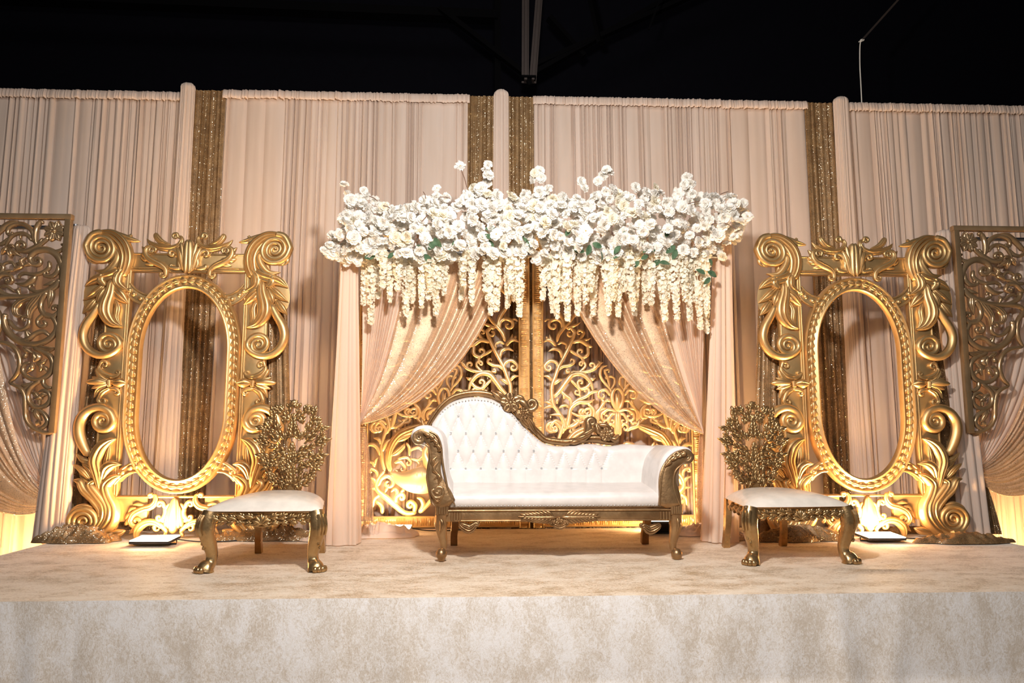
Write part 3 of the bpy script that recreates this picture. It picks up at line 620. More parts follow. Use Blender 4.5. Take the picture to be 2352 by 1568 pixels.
# ------------------------------------------------------------------ lattice doors behind the sofa
DY = 6.65; DW = 1.535
DXR = 0.482 + DW / 2 + 0.006; DXL = 0.482 - DW / 2 - 0.02
d6 = Tr(1230, 690, 5.227, DY, DXR + 0.012, SZ); d7 = Tr(830, 930, 5.225, DY, DXL, SZ)
vine6 = ['375,1560,46 350,1440,46 290,1335,42 232,1250,42 214,1150,42 214,1020,42 250,920,42 292,800,42 350,690,42 412,570,42 470,440,40 495,350,30', '228,1165,36 310,1080,48 390,970,52 460,892,54 560,880,52 640,930,48 690,1010,36 712,1100,20', '670,930,20 700,945,34 742,925,6',
         '440,950,30 500,1010,36 540,1060,34 545,1120,26 @515,1095,0.8,1,18', '690,960,30 640,1030,38 560,1060,36 525,1005,34 @560,985,0.9,1,20', '290,830,30 340,792,36 410,780,38 470,750,34 @450,722,0.7,-1,18', '430,860,20 540,855,28 605,800,30 @570,765,1.0,-1,18', '450,850,26 600,858,36 720,820,38 775,760,34 830,742,6', '690,850,26 725,800,32 @690,778,0.9,-1,18', '770,800,20 785,750,30 765,720,6', '440,850,30 400,860,34 @410,840,0.8,1,18',
         '260,900,30 290,810,38 265,742,38 190,722,38 135,768,36 @175,800,1.0,-1,22', '340,700,30 312,605,40 240,578,36 170,610,8', '262,550,30 220,490,44 165,470,40 108,500,8', '252,535,26 202,470,40 185,405,8', '165,470,16 150,440,28 140,425,6', '270,495,36 300,400,42 370,312,42 430,250,36 500,150,30',
         '340,350,30 330,262,40 270,222,40 205,240,40 @232,295,0.95,-1,24', '355,330,26 345,230,36 285,145,8', '205,240,20 160,225,26 120,250,20', '400,345,30 440,328,38 478,375,36 @430,390,0.9,1,20', '370,330,30 480,300,36 560,260,8', '450,505,36 560,482,46 650,540,44 705,558,8', '640,530,30 645,640,40 580,680,38 525,640,34 @560,615,0.8,1,20', '565,670,30 590,720,34 575,770,20', '430,595,30 500,640,36 560,672,26',
         '450,495,30 540,470,38 590,400,34 @545,390,0.9,-1,20', '540,480,20 620,470,36 680,450,8', '385,580,24 385,525,30 330,500,30 278,530,16', '215,970,26 175,915,40 110,905,8', '228,1010,30 285,962,46 345,945,10', '240,1275,26 180,1268,40 105,1300,8', '238,1275,26 180,1225,44 115,1218,8', '180,1230,20 190,1195,30 195,1170,6', '268,1240,24 278,1195,34 302,1160,6',
         '325,1085,30 380,1140,38 440,1190,40 440,1290,30', '345,1100,20 360,1160,30 350,1180,8', '440,1260,36 520,1195,40 620,1150,40 690,1100,40 780,1082,24', '600,1160,24 655,1110,34 @625,1085,0.9,-1,18', '560,1170,16 555,1130,24', '390,1545,46 420,1400,48 440,1295,46 530,1222,46 640,1222,44 730,1185,8', '640,1230,30 715,1310,42 710,1400,38 @665,1350,0.5,1,20', '650,1385,24 590,1392,32 545,1350,30 @585,1335,0.8,1,18', '350,1455,30 310,1372,46 188,1372,8', '200,1380,10 195,1410,20', '340,1490,30 262,1442,42 205,1490,40 @245,1530,1.0,-1,24', '410,1530,36 500,1490,54 575,1405,8', '410,1290,26 395,1260,30 340,1262,30 295,1290,14', '440,1340,20 500,1370,30 560,1390,24', '500,1420,10 530,1440,40 590,1420,6']
palm6 = [('1015,1620,70 1015,1480,60 1015,1340,40', 1, .006), '1005,1340,24 900,1305,36 822,1350,34 @862,1395,1.0,-1,20', '1010,1365,24 935,1362,34 895,1425,32 @935,1448,1.0,-1,18', ('1008,1330,24 960,1260,36 932,1150,38 960,1070,36 1015,1050,20', 0, .004), '935,1110,24 905,1050,30 830,965,30 792,880,30 815,800,30 880,778,12', '905,1070,24 890,950,30 850,850,28 @885,850,0.7,1,16', '915,1080,20 960,1000,30 960,930,28 905,910,26 880,980,14', '912,1140,26 862,1075,36 800,1080,34 @820,1135,0.9,-1,20', ('1012,1330,20 1000,1220,50 1015,1110,10', 1, .008), '980,1200,10 990,1160,30 1015,1140,10', '775,1450,26 768,1345,34 828,1240,34 880,1185,20', '775,1450,30 830,1475,34 850,1420,16', '740,1420,30 770,1500,44 850,1530,44 900,1568,20', '1000,1560,20 930,1480,36 895,1500,30 @920,1530,0.7,-1,18', '800,1260,14 830,1210,40 800,1180,10', '850,1220,10 880,1195,40 920,1215,10', '840,860,10 855,880,24 880,890,10', '850,910,10 865,930,24 890,940,10']
peac7 = [('345,805,40 470,880,150 620,905,260 780,895,280 900,830,180', 0, .01, .28), ('345,830,20 440,900,30 520,960,20', 0, .02), ('820,860,120 800,700,100 765,590,70 800,500,60 880,470,60 940,500,30', 0, .012, .4),
         ('355,800,50 325,680,66 355,510,86 450,370,100 590,300,100 740,245,60', 2, .004), ('345,610,10 420,570,60 500,500,50 520,460,10', 1, .016), ('420,440,10 500,400,60 590,370,14', 1, .016), ('670,800,10 680,900,26 665,1000,10', 0, .06), ('730,790,10 745,900,26 730,1010,10', 0, .06)]
vine7 = ['395,690,30 470,680,40 520,735,36 @490,765,0.8,1,18', '435,650,26 540,628,34 592,675,32 @560,695,0.8,1,18', '580,610,20 590,545,30 680,510,36 735,545,30', '540,450,24 580,520,34 575,610,24', '590,640,24 680,660,34 735,610,26', '660,670,20 690,710,30 660,750,10', '400,780,20 440,800,24',
         '280,790,36 250,660,38 240,500,38 268,380,38 310,270,38 335,150,36', '268,385,30 290,285,40 230,212,42 155,212,40 @175,278,1.0,-1,24', '300,345,30 342,272,42 420,262,40 @415,305,0.9,1,22', '340,290,20 420,240,30 480,200,8', '230,610,30 182,502,44 112,470,44 40,512,8', '240,480,26 212,412,46 145,395,8', '250,560,30 290,462,60 375,398,8',
         '280,790,36 222,850,42 180,930,44 192,1020,48 300,1115,66 400,1200,62 480,1270,56 560,1302,50 660,1290,40', '180,1000,30 160,902,40 85,862,12', '192,900,26 182,802,36 120,765,32 @118,795,0.6,-1,18', '160,745,26 132,685,38 55,692,8', '158,730,24 170,662,38 202,628,8', '200,970,36 240,882,48 312,852,48 372,890,44 @320,935,0.9,1,26', '330,950,26 300,1010,36 280,1055,8', '222,1080,34 152,1130,40 138,1225,24', '168,1150,34 240,1212,44 250,1305,40', '412,1175,40 420,1100,48 470,1070,46 @480,1110,0.9,1,28', '402,1150,30 430,1052,42 400,1010,38 352,1045,8', '632,1290,40 645,1205,50 600,1160,48 @590,1205,0.8,-1,28', '692,1290,40 742,1205,48 722,1135,46 662,1110,10', '700,1295,40 800,1190,48 870,1100,36', '95,1000,10 150,1000,34 190,1030,20', '470,1050,24 500,1020,34 520,1000,14',
         '470,120,30 560,130,36 655,115,36 660,50,32 @620,85,0.7,-1,18', '440,170,26 500,212,34 570,200,32 @545,165,0.7,-1,18', '660,150,30 720,210,36 790,225,20', '745,195,26 728,100,38 790,40,38 885,40,14', '780,100,20 830,70,30 @810,90,0.6,1,16', '320,200,20 345,170,30 360,150,8', '600,40,20 560,80,34 580,130,20']
def make_door(cx, label):
    o = thing('lattice_door', (cx, DY, SZ), label, 'panel', 'gold lattice doors'); hw = DW / 2; H = 2.62; bw = 0.10; g = 'lattice_gold'
    def border(nm, p0, p1, inw):
        """moulded border strip of ruffled leaves; inw = +1 when the inner side lies left of p0->p1"""
        p0, p1 = np.array(p0), np.array(p1); L = np.linalg.norm(p1 - p0); t = (p1 - p0) / L; n = np.array([-t[1], t[0]]); mb = MB()
        n_s = int(L / 0.0095); rows = []
        offs = [(-.05, 0), (-.05, .03), (-.043, .036), (-.036, .03), (-.034, .016), (-.02, .03), (0, .036), (.02, .03), (.034, .014), (.037, .024), (.043, .028), (.05, .022), (.05, 0)]
        r = np.random.RandomState(int(abs(p0[0] * 90) + L * 10)); rip = r.uniform(0.3, 1, n_s) * (np.arange(n_s) % 2)
        A = np.zeros((n_s, len(offs), 3))
        for i in range(n_s):
            q = p0 + t * L * i / (n_s - 1)
            for j, (oo, hh) in enumerate(offs):
                h = hh * (1 - 0.62 * rip[i]) if j in (5, 6, 7) else (hh * (0.9 + .2 * rip[i]) if j in (4, 8) else hh)
                A[i, j] = (q[0] + n[0] * oo * inw, 0.01 - h, q[1] + n[1] * oo * inw)
        mb.grid(A, flip=(inw < 0)); mb.build(nm, g, o)
    for sg in (-1, 1): border('stile', (sg * (hw - .05), 0.0), (sg * (hw - .05), H), sg)
    border('bottom_rail', (-hw + .1, .055), (hw - .1, .055), 1); border('top_rail', (-hw + .1, H - .05), (hw - .1, H - .05), -1)
    d6.w = d7.w = 1.1; v = carve(vine6, d6, y0=.015, base=.012, hmax=.018); v.merge(carve(vine7, d7, y0=.015, base=.012, hmax=.018))
    up = carve(vine6[:24], d6, y0=.015, base=.012, hmax=.016); MBu = MB(); z = np.vstack(up.V)
    keep = z[:, 2] + 0.92 < H - .07
    MBu.V = [z + np.array([0, 0, 0.92])]; MBu.F = [f for f in up.F if all(keep[list(f)])]; MBu.n = len(z); v.merge(MBu)
    for side in (False, True):
        MB().merge(v, mirror=side).build('scrollwork', g, o)
        MB().merge(carve(peac7, d7, y0=.015, base=.016, hmax=.06), mirror=side).build('peacock', g, o)
    p = carve(palm6, d6, y0=.015, base=.014, hmax=.02); MB().merge(p).merge(p, mirror=True).build('palmette', g, o)
    return o
make_door(DXL, 'gold pierced lattice door of vines with a peacock shown beside the high arm of the sofa')
make_door(DXR, 'gold pierced lattice door of vines with a palmette shown above the low arm of the sofa')

# ------------------------------------------------------------------ flower canopy: poles, curtains
CY = 5.80
def pool(name, label, cx, cy, rx, ry, h, mat, seed, group=None, rz=0.0):
    """crumpled heap of cloth lying on the stage"""
    r = np.random.RandomState(seed); n, m = 220, 60; th = np.linspace(0, 2 * PI, n, endpoint=False); A = np.zeros((n, m, 3))
    out = 1 + sum(0.16 / k ** 0.7 * np.sin(k * th + r.uniform(0, 6)) for k in range(2, 8))
    ws = [(r.uniform(-1, 1, 2), r.uniform(7, 15), r.uniform(0, 6), r.uniform(0.5, 1)) for _ in range(4)]
    for j in range(m):
        q = j / (m - 1); x = rx * out * q * np.cos(th); y = ry * out * q * np.sin(th)
        rid = np.zeros(n)
        for d, f, p, a in ws:
            d = d / np.linalg.norm(d); L_ = max(rx, ry); w_ = 0.5 * np.sin(5 * x / L_ + p) + 0.5 * np.sin(6 * y / L_ + 2 * p); ph = f * ((x * d[0] + y * d[1]) / L_ + 0.35 * w_) + p; e_ = a * (0.5 + 0.5 * np.cos(2 * ph)) ** 1.3; rid = np.maximum(rid, e_) * 0.55 + rid * 0.25 + e_ * 0.25
        z = h * (1 - q ** 2.6) * (0.30 + 0.55 * rid) + 0.006 * (1 - q) + 0.004 + 0.016 * (0.3 + rid) * math.exp(-((q - .92) / .06) ** 2)
        if j == m - 1: z = np.full(n, 0.001)
        A[:, j] = np.stack([x, y, z], 1)
    o = MB().grid(A, closeu=True).build(name, mat, loc=(cx, cy, SZ), rot=(0, 0, rz)); tag(o, label, 'cloth', group); return o
cv = thing('canopy_stand', (0.42, CY, SZ), 'slim metal stand carrying the flower canopy, wrapped in blush curtains', 'stand')
for x in (-1.42, 1.45):
    MB().sweep([(x, 0.03, 0), (x, 0.03, 2.25)], 0.022, 10).build('upright', 'pipe_grey', cv)
    MB().lathe([(0.09, 0.0), (0.09, 0.01), (0.03, 0.014)], (x, 0.0, 0)).build('base_plate', 'pipe_grey', cv)
MB().sweep([(-1.42, 0.03, 2.25), (1.45, 0.03, 2.25)], 0.022, 10).build('crossbar', 'pipe_grey', cv)
# front corner bunches of blush cloth
for side, (pxt, pxb) in (('L', ((805, 560), (793, 1240))), ('R', ((1655, 560), (1648, 1240)))):
    a = atY(*pxt, CY); b = atY(*pxb, CY)
    o = bunch('canopy_curtain', ('gathered blush curtain down the canopy post beside the high arm of the sofa' if side == 'L' else 'gathered blush curtain down the canopy post beside the low arm of the sofa'), 'curtain', 'gathered blush curtains on the canopy posts', a[0], CY - 0.06, SZ + 0.005, a[2] + 0.05, 0.078, 0.155, 41 if side == 'L' else 44, 'blush_sheer', 17, False, lean=(b[0] - a[0] - 0.0, 0.0))

def swag(name, label, top0, top1, tie, ctrl0, ctrl1, Yt, Ytie, mat, folds, seed, spread=0.05, group=None, amp=0.03, n=150, rows=34, yin=0.12, over=0.0):
    """cloth hung from a line (top0..top1, photo pixels) and pulled in to a tie point"""
    r = np.random.RandomState(seed); A = np.zeros((n, rows, 3)); tiep = np.array(atY(*tie, Ytie)); base = tiep.copy(); base[2] = SZ
    px, pd = pleat_profile(1.0, seed, 0.6 / folds, 1.4 / folds, 1.0, 0.08); S = np.linspace(0, 1, n); D = np.interp(S, px, pd)
    for i, s in enumerate(S):
        t0 = np.array(atY(top0[0] + (top1[0] - top0[0]) * s, top0[1] + (top1[1] - top0[1]) * s, Yt))
        c = np.array(atY(ctrl0[0] + (ctrl1[0] - ctrl0[0]) * s, ctrl0[1] + (ctrl1[1] - ctrl0[1]) * s, (Yt + Ytie) / 2 + yin * s))
        e = tiep + np.array([0.0, 0.03 * (0.5 - s), spread * (0.5 - s)])
        for j in range(rows):
            t = j / (rows - 1); p = (1 - t) ** 2 * t0 + 2 * t * (1 - t) * c + t * t * e
            k = amp * (1 - 0.75 * t ** 2); p = p + np.array([0.35 * (s - .5) * k * D[i], -k * D[i], 0.25 * k * D[i] * t]); A[i, j] = p
    o = MB().grid(A - base, flip=True).build(name, mat, loc=tuple(base)); tag(o, label, 'curtain', group); return o
SG = 'swagged curtains of the canopy'
swag('swag_curtain', 'peach blush curtain pulled aside to the canopy post beside the peacock lattice door', (830, 560), (975, 540), (828, 962), (835, 820), (905, 860), CY + 0.02, CY, 'blush_sheer', 17, 51, 0.07, SG, 0.05)
swag('sequin_swag', 'sheer champagne sequin curtain sweeping down to the post beside the peacock lattice door', (940, 540), (1195, 540), (828, 968), (905, 850), (1085, 925), CY + 0.06, CY, 'sequin_champagne', 13, 52, 0.05, SG, 0.04)
swag('swag_curtain', 'peach blush curtain pulled aside to the canopy post beside the low arm of the sofa', (1630, 560), (1450, 540), (1614, 985), (1612, 820), (1545, 830), CY + 0.02, CY, 'blush_sheer', 17, 53, 0.07, SG, 0.05)
swag('sequin_swag', 'sheer champagne sequin curtain sweeping down to the post beside the low arm of the sofa', (1480, 540), (1245, 540), (1614, 990), (1560, 880), (1400, 925), CY + 0.06, CY, 'sequin_champagne', 13, 54, 0.05, SG, 0.04)
def tail(name, label, x0, y0, x1a, x1b, y1, Y, mat, seed, group=None):
    """cloth falling from a tie point and spreading at the foot (photo pixels)"""
    n, rows = 60, 18; A = np.zeros((n, rows, 3)); px, pd = pleat_profile(1.0, seed, 0.08, 0.16, 1.0, 0); S = np.linspace(0, 1, n); D = np.interp(S, px, pd)
    top = np.array(atY(x0, y0, Y)); ba = np.array(atY(x1a, y1, Y)); bb = np.array(atY(x1b, y1, Y))
    for j in range(rows):
        t = j / (rows - 1); q = t ** 0.55
        P = top[None] * (1 - t) + (ba[None] * (1 - S[:, None]) + bb[None] * S[:, None]) * t
        P[:, 0] = top[0] + ((ba[0] * (1 - S) + bb[0] * S) - top[0]) * q + 0.015 * (S - .5)
        P[:, 2] = top[2] + (ba[2] - top[2]) * t; P[:, 1] -= 0.035 * D * (0.4 + 0.6 * t); A[:, j] = P
    base = np.array([(ba[0] + bb[0]) / 2, Y, SZ])
    o = MB().grid(A - base, flip=True).build(name, mat, loc=tuple(base)); tag(o, label, 'curtain', group)
tail('sequin_tail', 'champagne sequin cloth falling below the tie beside the peacock lattice door', 832, 966, 828, 856, 1196, CY + 0.05, 'sequin_champagne', 61, 'sequin tails below the ties')
tail('sequin_tail', 'champagne sequin cloth falling below the tie beside the low arm of the sofa', 1612, 988, 1600, 1618, 1200, CY + 0.05, 'sequin_champagne', 62, 'sequin tails below the ties')
pool('cloth_heap', 'heap of blush cloth on the stage at the post beside the peacock lattice door', *atZ(876, 1231)[:2], 0.27, 0.16, 0.13, 'blush_chiffon', 71, 'blush cloth heaps at the canopy posts')
pool('cloth_heap', 'small fold of blush cloth on the stage behind a carved chair', *atZ(752, 1240)[:2], 0.20, 0.10, 0.06, 'blush_chiffon', 74, 'blush cloth heaps at the canopy posts')
pool('cloth_heap', 'heap of blush cloth at the canopy post beside the low arm of the sofa', *atZ(1612, 1226)[:2], 0.24, 0.16, 0.12, 'blush_chiffon', 72, 'blush cloth heaps at the canopy posts')
pool('cloth_heap', 'fold of blush cloth between the canopy post and the chair beside the low arm', *atZ(1672, 1236)[:2], 0.18, 0.12, 0.07, 'blush_chiffon', 73, 'blush cloth heaps at the canopy posts')
for nm, x, y, rx, ry, h, sd, lb in (('L1', 172, 1243, 0.30, 0.13, 0.15, 81, 'thick heap of gold sequin cloth at the foot of a frame by the stage edge'), ('L2', 330, 1214, 0.34, 0.10, 0.09, 82, 'gold sequin cloth crumpled behind a lit flood lamp, near the thick sequin heap'),
                                ('L3', 615, 1238, 0.42, 0.13, 0.15, 83, 'gold sequin cloth crumpled on the stage under the chair by the peacock door side'), ('R1', 1840, 1240, 0.38, 0.12, 0.14, 84, 'gold sequin cloth crumpled on the stage behind the chair by the low sofa arm'),
                                ('R2', 2210, 1245, 0.36, 0.10, 0.11, 85, 'flat gold sequin cloth spread at the foot of a frame by the stage edge'), ('R3', 2080, 1222, 0.3, 0.08, 0.06, 86, 'gold sequin cloth crumpled behind a lit flood lamp, near the flat sequin cloth')):
    pool('sequin_heap', lb, *atZ(x, y)[:2], rx, ry, h, 'sequin_gold', sd, 'gold sequin cloth heaps on the stage')

# ------------------------------------------------------------------ side arches: bunched posts, swags
AG = 'gathered blush posts of the side arches'
for sd, (x0, y0), (x1, y1), lb in ((1, (188, 530), (124, 1225), 'gathered blush post of a side arch with a thick sequin heap at its foot'), (2, (2172, 540), (2228, 1215), 'gathered blush post of a side arch with flat sequin cloth at its foot')):
    a = atY(x0, y0, 6.06); b = atY(x1, y1, 6.06)
    bunch('arch_post_drape', lb, 'curtain', AG, a[0], 6.06, SZ + 0.005, a[2], 0.085, 0.15, 90 + sd, 'blush_chiffon', 19, True, lean=(b[0] - a[0], -0.03))
AS = 'swags of the side arches'
swag('arch_curtain', 'blush curtain sweeping down behind a fret panel by the thick sequin heap', (60, 600), (-260, 600), (104, 1120), (90, 930), (-60, 1010), 6.12, 6.06, 'blush_chiffon', 11, 101, 0.10, AS, 0.05)
swag('arch_sequin_swag', 'champagne sequin swag sagging low under a fret panel by the thick sequin heap', (-20, 640), (-520, 640), (102, 1150), (20, 1080), (-70, 1270), 6.06, 6.0, 'sequin_champagne', 12, 102, 0.13, AS, 0.04)
swag('arch_curtain', 'blush curtain sweeping down behind a fret panel by the flat sequin cloth', (2260, 600), (2560, 600), (2242, 1080), (2275, 930), (2420, 1000), 6.12, 6.06, 'blush_chiffon', 11, 103, 0.10, AS, 0.05)
swag('arch_sequin_swag', 'champagne sequin swag sagging low under a fret panel by the flat sequin cloth', (2400, 640), (2860, 640), (2242, 1088), (2370, 1000), (2380, 1290), 6.06, 6.0, 'sequin_champagne', 12, 104, 0.06, AS, 0.04)
tail('arch_sequin_tail', 'gold sequin tail falling from the tie of a side arch beside flat sequin cloth', 2246, 1088, 2252, 2296, 1226, 6.04, 'sequin_gold', 105)
for sg, x in ((-1, -3.36), (1, 4.10)):
    o = thing('arch_stand', (x, 6.16, SZ if True else 0), 'slim metal pole of a side arch behind a gathered blush post', 'stand', 'poles of the side arches')
    MB().sweep([(0, 0, 0.0), (0, 0, 2.55)], 0.02, 8).build('pole', 'pipe_grey', o); MB().sweep([(0, 0, 2.52), (sg * 1.6, 0, 2.52)], 0.018, 8).build('arm', 'pipe_grey', o)
    MB().lathe([(0.10, 0.0), (0.10, 0.01), (0.03, 0.014)]).build('base_plate', 'pipe_grey', o)

# ------------------------------------------------------------------ flood lamps on the floor
def flood(x, y, label, group, z=None, tilt=0.0, rz=0.0, lens='flood_lens', sz=(0.29, 0.22)):
    o = thing('flood_lamp', (x, y, SZ if z is None else z), label, 'lamp', group, rz); R = Matrix.Translation((0, 0, 0.030 if abs(tilt) < .2 else 0.045)) @ Matrix.Rotation(tilt, 4, 'X')
    MB().merge(MB().box((0, 0, 0.004), (sz[0], sz[1], 0.022), 0.005), R).build('housing', 'dark_plastic', o)
    MB().merge(MB().box((0, 0, 0.0165), (sz[0] - 0.010, sz[1] - 0.010, 0.003)), R).build('lens', lens, o, False)
    mb = MB(); mb.sweep([(-sz[0] / 2 - .012, 0, 0.032), (-sz[0] / 2 - .012, 0, 0.004), (sz[0] / 2 + .012, 0, 0.004), (sz[0] / 2 + .012, 0, 0.032)], 0.006, 6); mb.build('bracket', 'dark_plastic', o)
    c = [(sz[0] / 2, 0.05, 0.03), (sz[0] / 2 + .12, 0.10, 0.006), (sz[0] / 2 + .3, 0.09, 0.005), (sz[0] / 2 + .5, 0.2, 0.005)]
    MB().sweep(catmull(c, 6), 0.005, 6).build('cable', 'dark_plastic', o); return o
flood(*atZ(356, 1250)[:2], 'lit square flood lamp lying on the stage before an oval frame and the sequin heaps', 'lit flood lamps before the oval frames', tilt=0.06)
flood(*atZ(2022, 1242)[:2], 'lit square flood lamp lying on the stage between a chair and an oval frame', 'lit flood lamps before the oval frames', tilt=0.06)
FB = 'flood lamps behind the sofa'
flood(-0.70, 6.36, 'flood lamp lighting the peacock of the lattice door from the stage', FB, tilt=0.05, lens='flood_lens_soft')
flood(1.52, 6.22, 'flood lamp lighting the lattice door behind the low end of the sofa', FB, tilt=-0.5, lens='flood_lens_soft')
flood(-3.95, 6.45, 'flood lamp on the hall floor lighting the backdrop beyond the stage edge', 'flood lamps on the hall floor', z=0.0, tilt=-0.3, lens='flood_lens_dim')
flood(4.85, 6.45, 'flood lamp on the hall floor lighting the backdrop beyond the stage edge', 'flood lamps on the hall floor', z=0.0, tilt=-0.3, lens='flood_lens_dim')

# ------------------------------------------------------------------ sofa
SXc, SYf, SYb = 0.525, 4.95, 5.52
so = thing('sofa', (SXc, 5.2, SZ), 'white button-tufted sofa with one high arm and a carved antique gold frame', 'sofa')
yf = SYf - 5.2; yb = SYb - 5.2
s3 = Tr(800, 850, 3.336, SYf, SXc, SZ); s4 = Tr(1150, 850, 3.336, SYf, SXc, SZ); b3 = Tr(800, 850, 3.336, SYb, SXc, SZ); b4 = Tr(1150, 850, 3.336, SYb, SXc, SZ)
AGd = 'antique_gold'
def closed(T, txt, per=6):
    P = [T.pt(*[float(q) for q in a.split(',')]) for a in txt.split()]; n = len(P); Q = np.array(P); out = []
    for i in range(n):
        p0, p1, p2, p3 = Q[i - 1], Q[i], Q[(i + 1) % n], Q[(i + 2) % n]; t = np.linspace(0, 1, per, endpoint=False)[:, None]
        out.append(0.5 * (2 * p1 + (p2 - p0) * t + (2 * p0 - 5 * p1 + 4 * p2 - p3) * t ** 2 + (3 * p1 - p0 - 3 * p2 + p3) * t ** 3))
    return np.vstack(out)
armL = closed(s3, '655,1040 612,920 592,810 622,690 615,610 570,575 505,565 480,520 490,460 545,425 630,425 705,475 738,570 745,690 760,820 800,930 826,1035 750,1045')
armR = closed(s4, '1390,1040 1350,950 1330,860 1345,770 1400,728 1470,710 1482,650 1455,600 1390,583 1310,605 1245,670 1212,770 1200,890 1196,1040 1300,1045')
MB().extrude(armL, yf + 0.01, yb + 0.10, 0.022).build('arm_cushion', 'white_vinyl', so)
MB().extrude(armR, yf + 0.01, yb + 0.10, 0.022).build('arm_cushion', 'white_vinyl', so)
fl_ = carve([('760,1045,150 715,960,160 668,860,130 655,760,108 668,650,100 655,560,96 610,500,84 565,476,56 515,490,34 @546,517,1.75,-1,12', 0, 0, .14), ('640,1030,10 615,900,14 606,800,14 632,680,14 622,600,14 590,562,10', 0, .012), ('820,1035,10 770,930,14 745,820,14 722,690,14 712,580,14 680,500,12 620,470,10', 0, .012)], s3, yf + 0.008, base=.016, hmax=.02)
lv = [('575,480,10 615,500,34 600,520,6', 1, .018), ('605,485,10 650,520,36 628,545,6', 1, .018), ('632,505,10 680,560,36 655,580,6', 1, .018), ('655,535,10 702,600,34 682,622,6', 1, .018), ('690,700,8 655,760,30 690,800,20 655,840,12', 1, .016), ('680,660,6 650,700,30 660,760,10', 1, .016), ('690,880,8 700,820,34 670,780,6', 1, .016), ('665,905,20 640,930,26 670,975,30 720,960,28 725,910,24 @690,925,1.0,-1,16', 0, .016), ('640,960,10 690,1000,40 740,950,10', 2, .012)]
fl_.merge(carve(lv, s3, yf + 0.008, base=.016, hmax=.012)); fl_.build('arm_front', AGd, so)
fr_ = carve([('1295,1050,180 1290,950,160 1275,860,132 1285,780,120 1330,705,110 1385,650,84 1425,630,52 1460,650,32 @1425,668,1.75,1,12', 0, 0, .14), ('1215,1045,10 1220,900,14 1235,790,14 1275,690,14 1340,630,12 1400,610,10', 0, .012), ('1375,1040,10 1335,950,14 1318,860,14 1335,770,14 1390,715,10', 0, .012)], s4, yf + 0.008, base=.016, hmax=.02)
fr_.merge(carve([('1245,740,10 1290,700,36 1270,690,6', 1, .018), ('1275,700,10 1330,665,38 1300,650,6', 1, .018), ('1310,670,10 1365,650,38 1340,628,6', 1, .018), ('1345,655,10 1400,640,34 1385,618,6', 1, .018)], s4, yf + 0.008, base=.016, hmax=.012)); fr_.build('arm_front', AGd, so)
# seat cushion
xl = s3.pt(815, 1000)[0]; xr = s4.pt(1208, 1000)[0]
zb, zf, zk = 0.336, 0.435, 0.470
prof = [(yf + 0.03, zb), (yf + 0.012, zb + .008), (yf + 0.002, zb + .04), (yf + 0.002, zf - .03), (yf + 0.016, zf - .008), (yf + 0.05, zf + .004), (yf + 0.2, zf + .018), (yb - 0.1, zk), (yb + .03, zk - .004)]
nx = 60; U = np.linspace(xl - 0.03, xr + 0.03, nx); A = np.zeros((nx, len(prof), 3))
for j, (yy, zz) in enumerate(prof):
    A[:, j, 0] = U; A[:, j, 1] = yy; A[:, j, 2] = zz + (0.0025 * np.sin(9 * U + j) if j > 2 else 0)
MB().grid(A).build('seat_cushion', 'white_vinyl', so)
# tufted back
topc = [b3.pt(x, y) for x, y in ((600, 470), (640, 410), (710, 310), (800, 240), (930, 207), (1060, 212), (1170, 258), (1265, 340), (1340, 425), (1420, 500), (1500, 560))] + [b4.pt(x, y) for x, y in ((420, 580), (500, 582), (600, 568), (700, 565), (800, 580), (880, 575), (960, 566), (1080, 572), (1200, 585), (1300, 610), (1380, 650))]
topc = catmull(np.array(topc), 8); tx, tz = topc[:, 0], topc[:, 1]; od = np.argsort(tx); tx, tz = tx[od], tz[od]
bx0, bx1 = b3.pt(640, 700)[0], b4.pt(1340, 700)[0]; vb = 0.44
rowz = [b3.pt(900, q)[1] for q in (352, 478, 620, 755)]; dz = np.mean(-np.diff(rowz)); dx = b3.pt(1245, 755)[0] - b3.pt(1130, 755)[0]; ox = b3.pt(1130, 755)[0]; oz = rowz[3]
BTX0, BTX1 = b3.pt(860, 600)[0], b4.pt(800, 700)[0]
def tuft(x, z):
    f1 = (z - oz) / dz; a = ((x - ox) / dx + f1 / 2); b_ = (-(x - ox) / dx + f1 / 2)
    d = (np.abs(np.sin(PI * a)) * np.abs(np.sin(PI * b_))) ** 0.22
    low = np.abs(np.sin(PI * (x - ox) / dx)) ** 0.35
    d = np.where(z < oz, 0.55 + 0.45 * low, d)
    right = np.clip((x - BTX1) / 0.05, 0, 1); d = d * (1 - right) + right; return d
nx, nz = 260, 110; A = np.zeros((nx, nz, 3)); BU = np.linspace(bx0, bx1, nx)
for i, x in enumerate(BU):
    ht = np.interp(x, tx, tz); zz = vb + (ht - vb) * np.linspace(0, 1, nz); q = np.linspace(0, 1, nz); e = np.minimum(1, (1 - q) * (ht - vb) / 0.05)
    fade = np.clip((ht - zz) / 0.06, 0, 1)
    A[i, :, 0] = x; A[i, :, 2] = zz
    A[i, :, 1] = yb - 0.02 - 0.045 * np.sqrt(np.clip(1 - (1 - e) ** 2, 0, 1)) - 0.021 * (tuft(np.full(nz, x), zz) * fade + (1 - fade) * 0.7) + 0.10 * (zz - vb) * 0.5
MB().grid(A).build('tufted_back', 'white_vinyl', so)
def back_y(x, z):
    return yb - 0.065 + 0.05 * (z - vb)
but = MB().lathe([(0.0155, 0), (0.013, 0.006), (0.007, 0.011), (0.0005, 0.012)], n=8, axis='y').mesh('crystal_button', 'crystal', False)
nb = 0
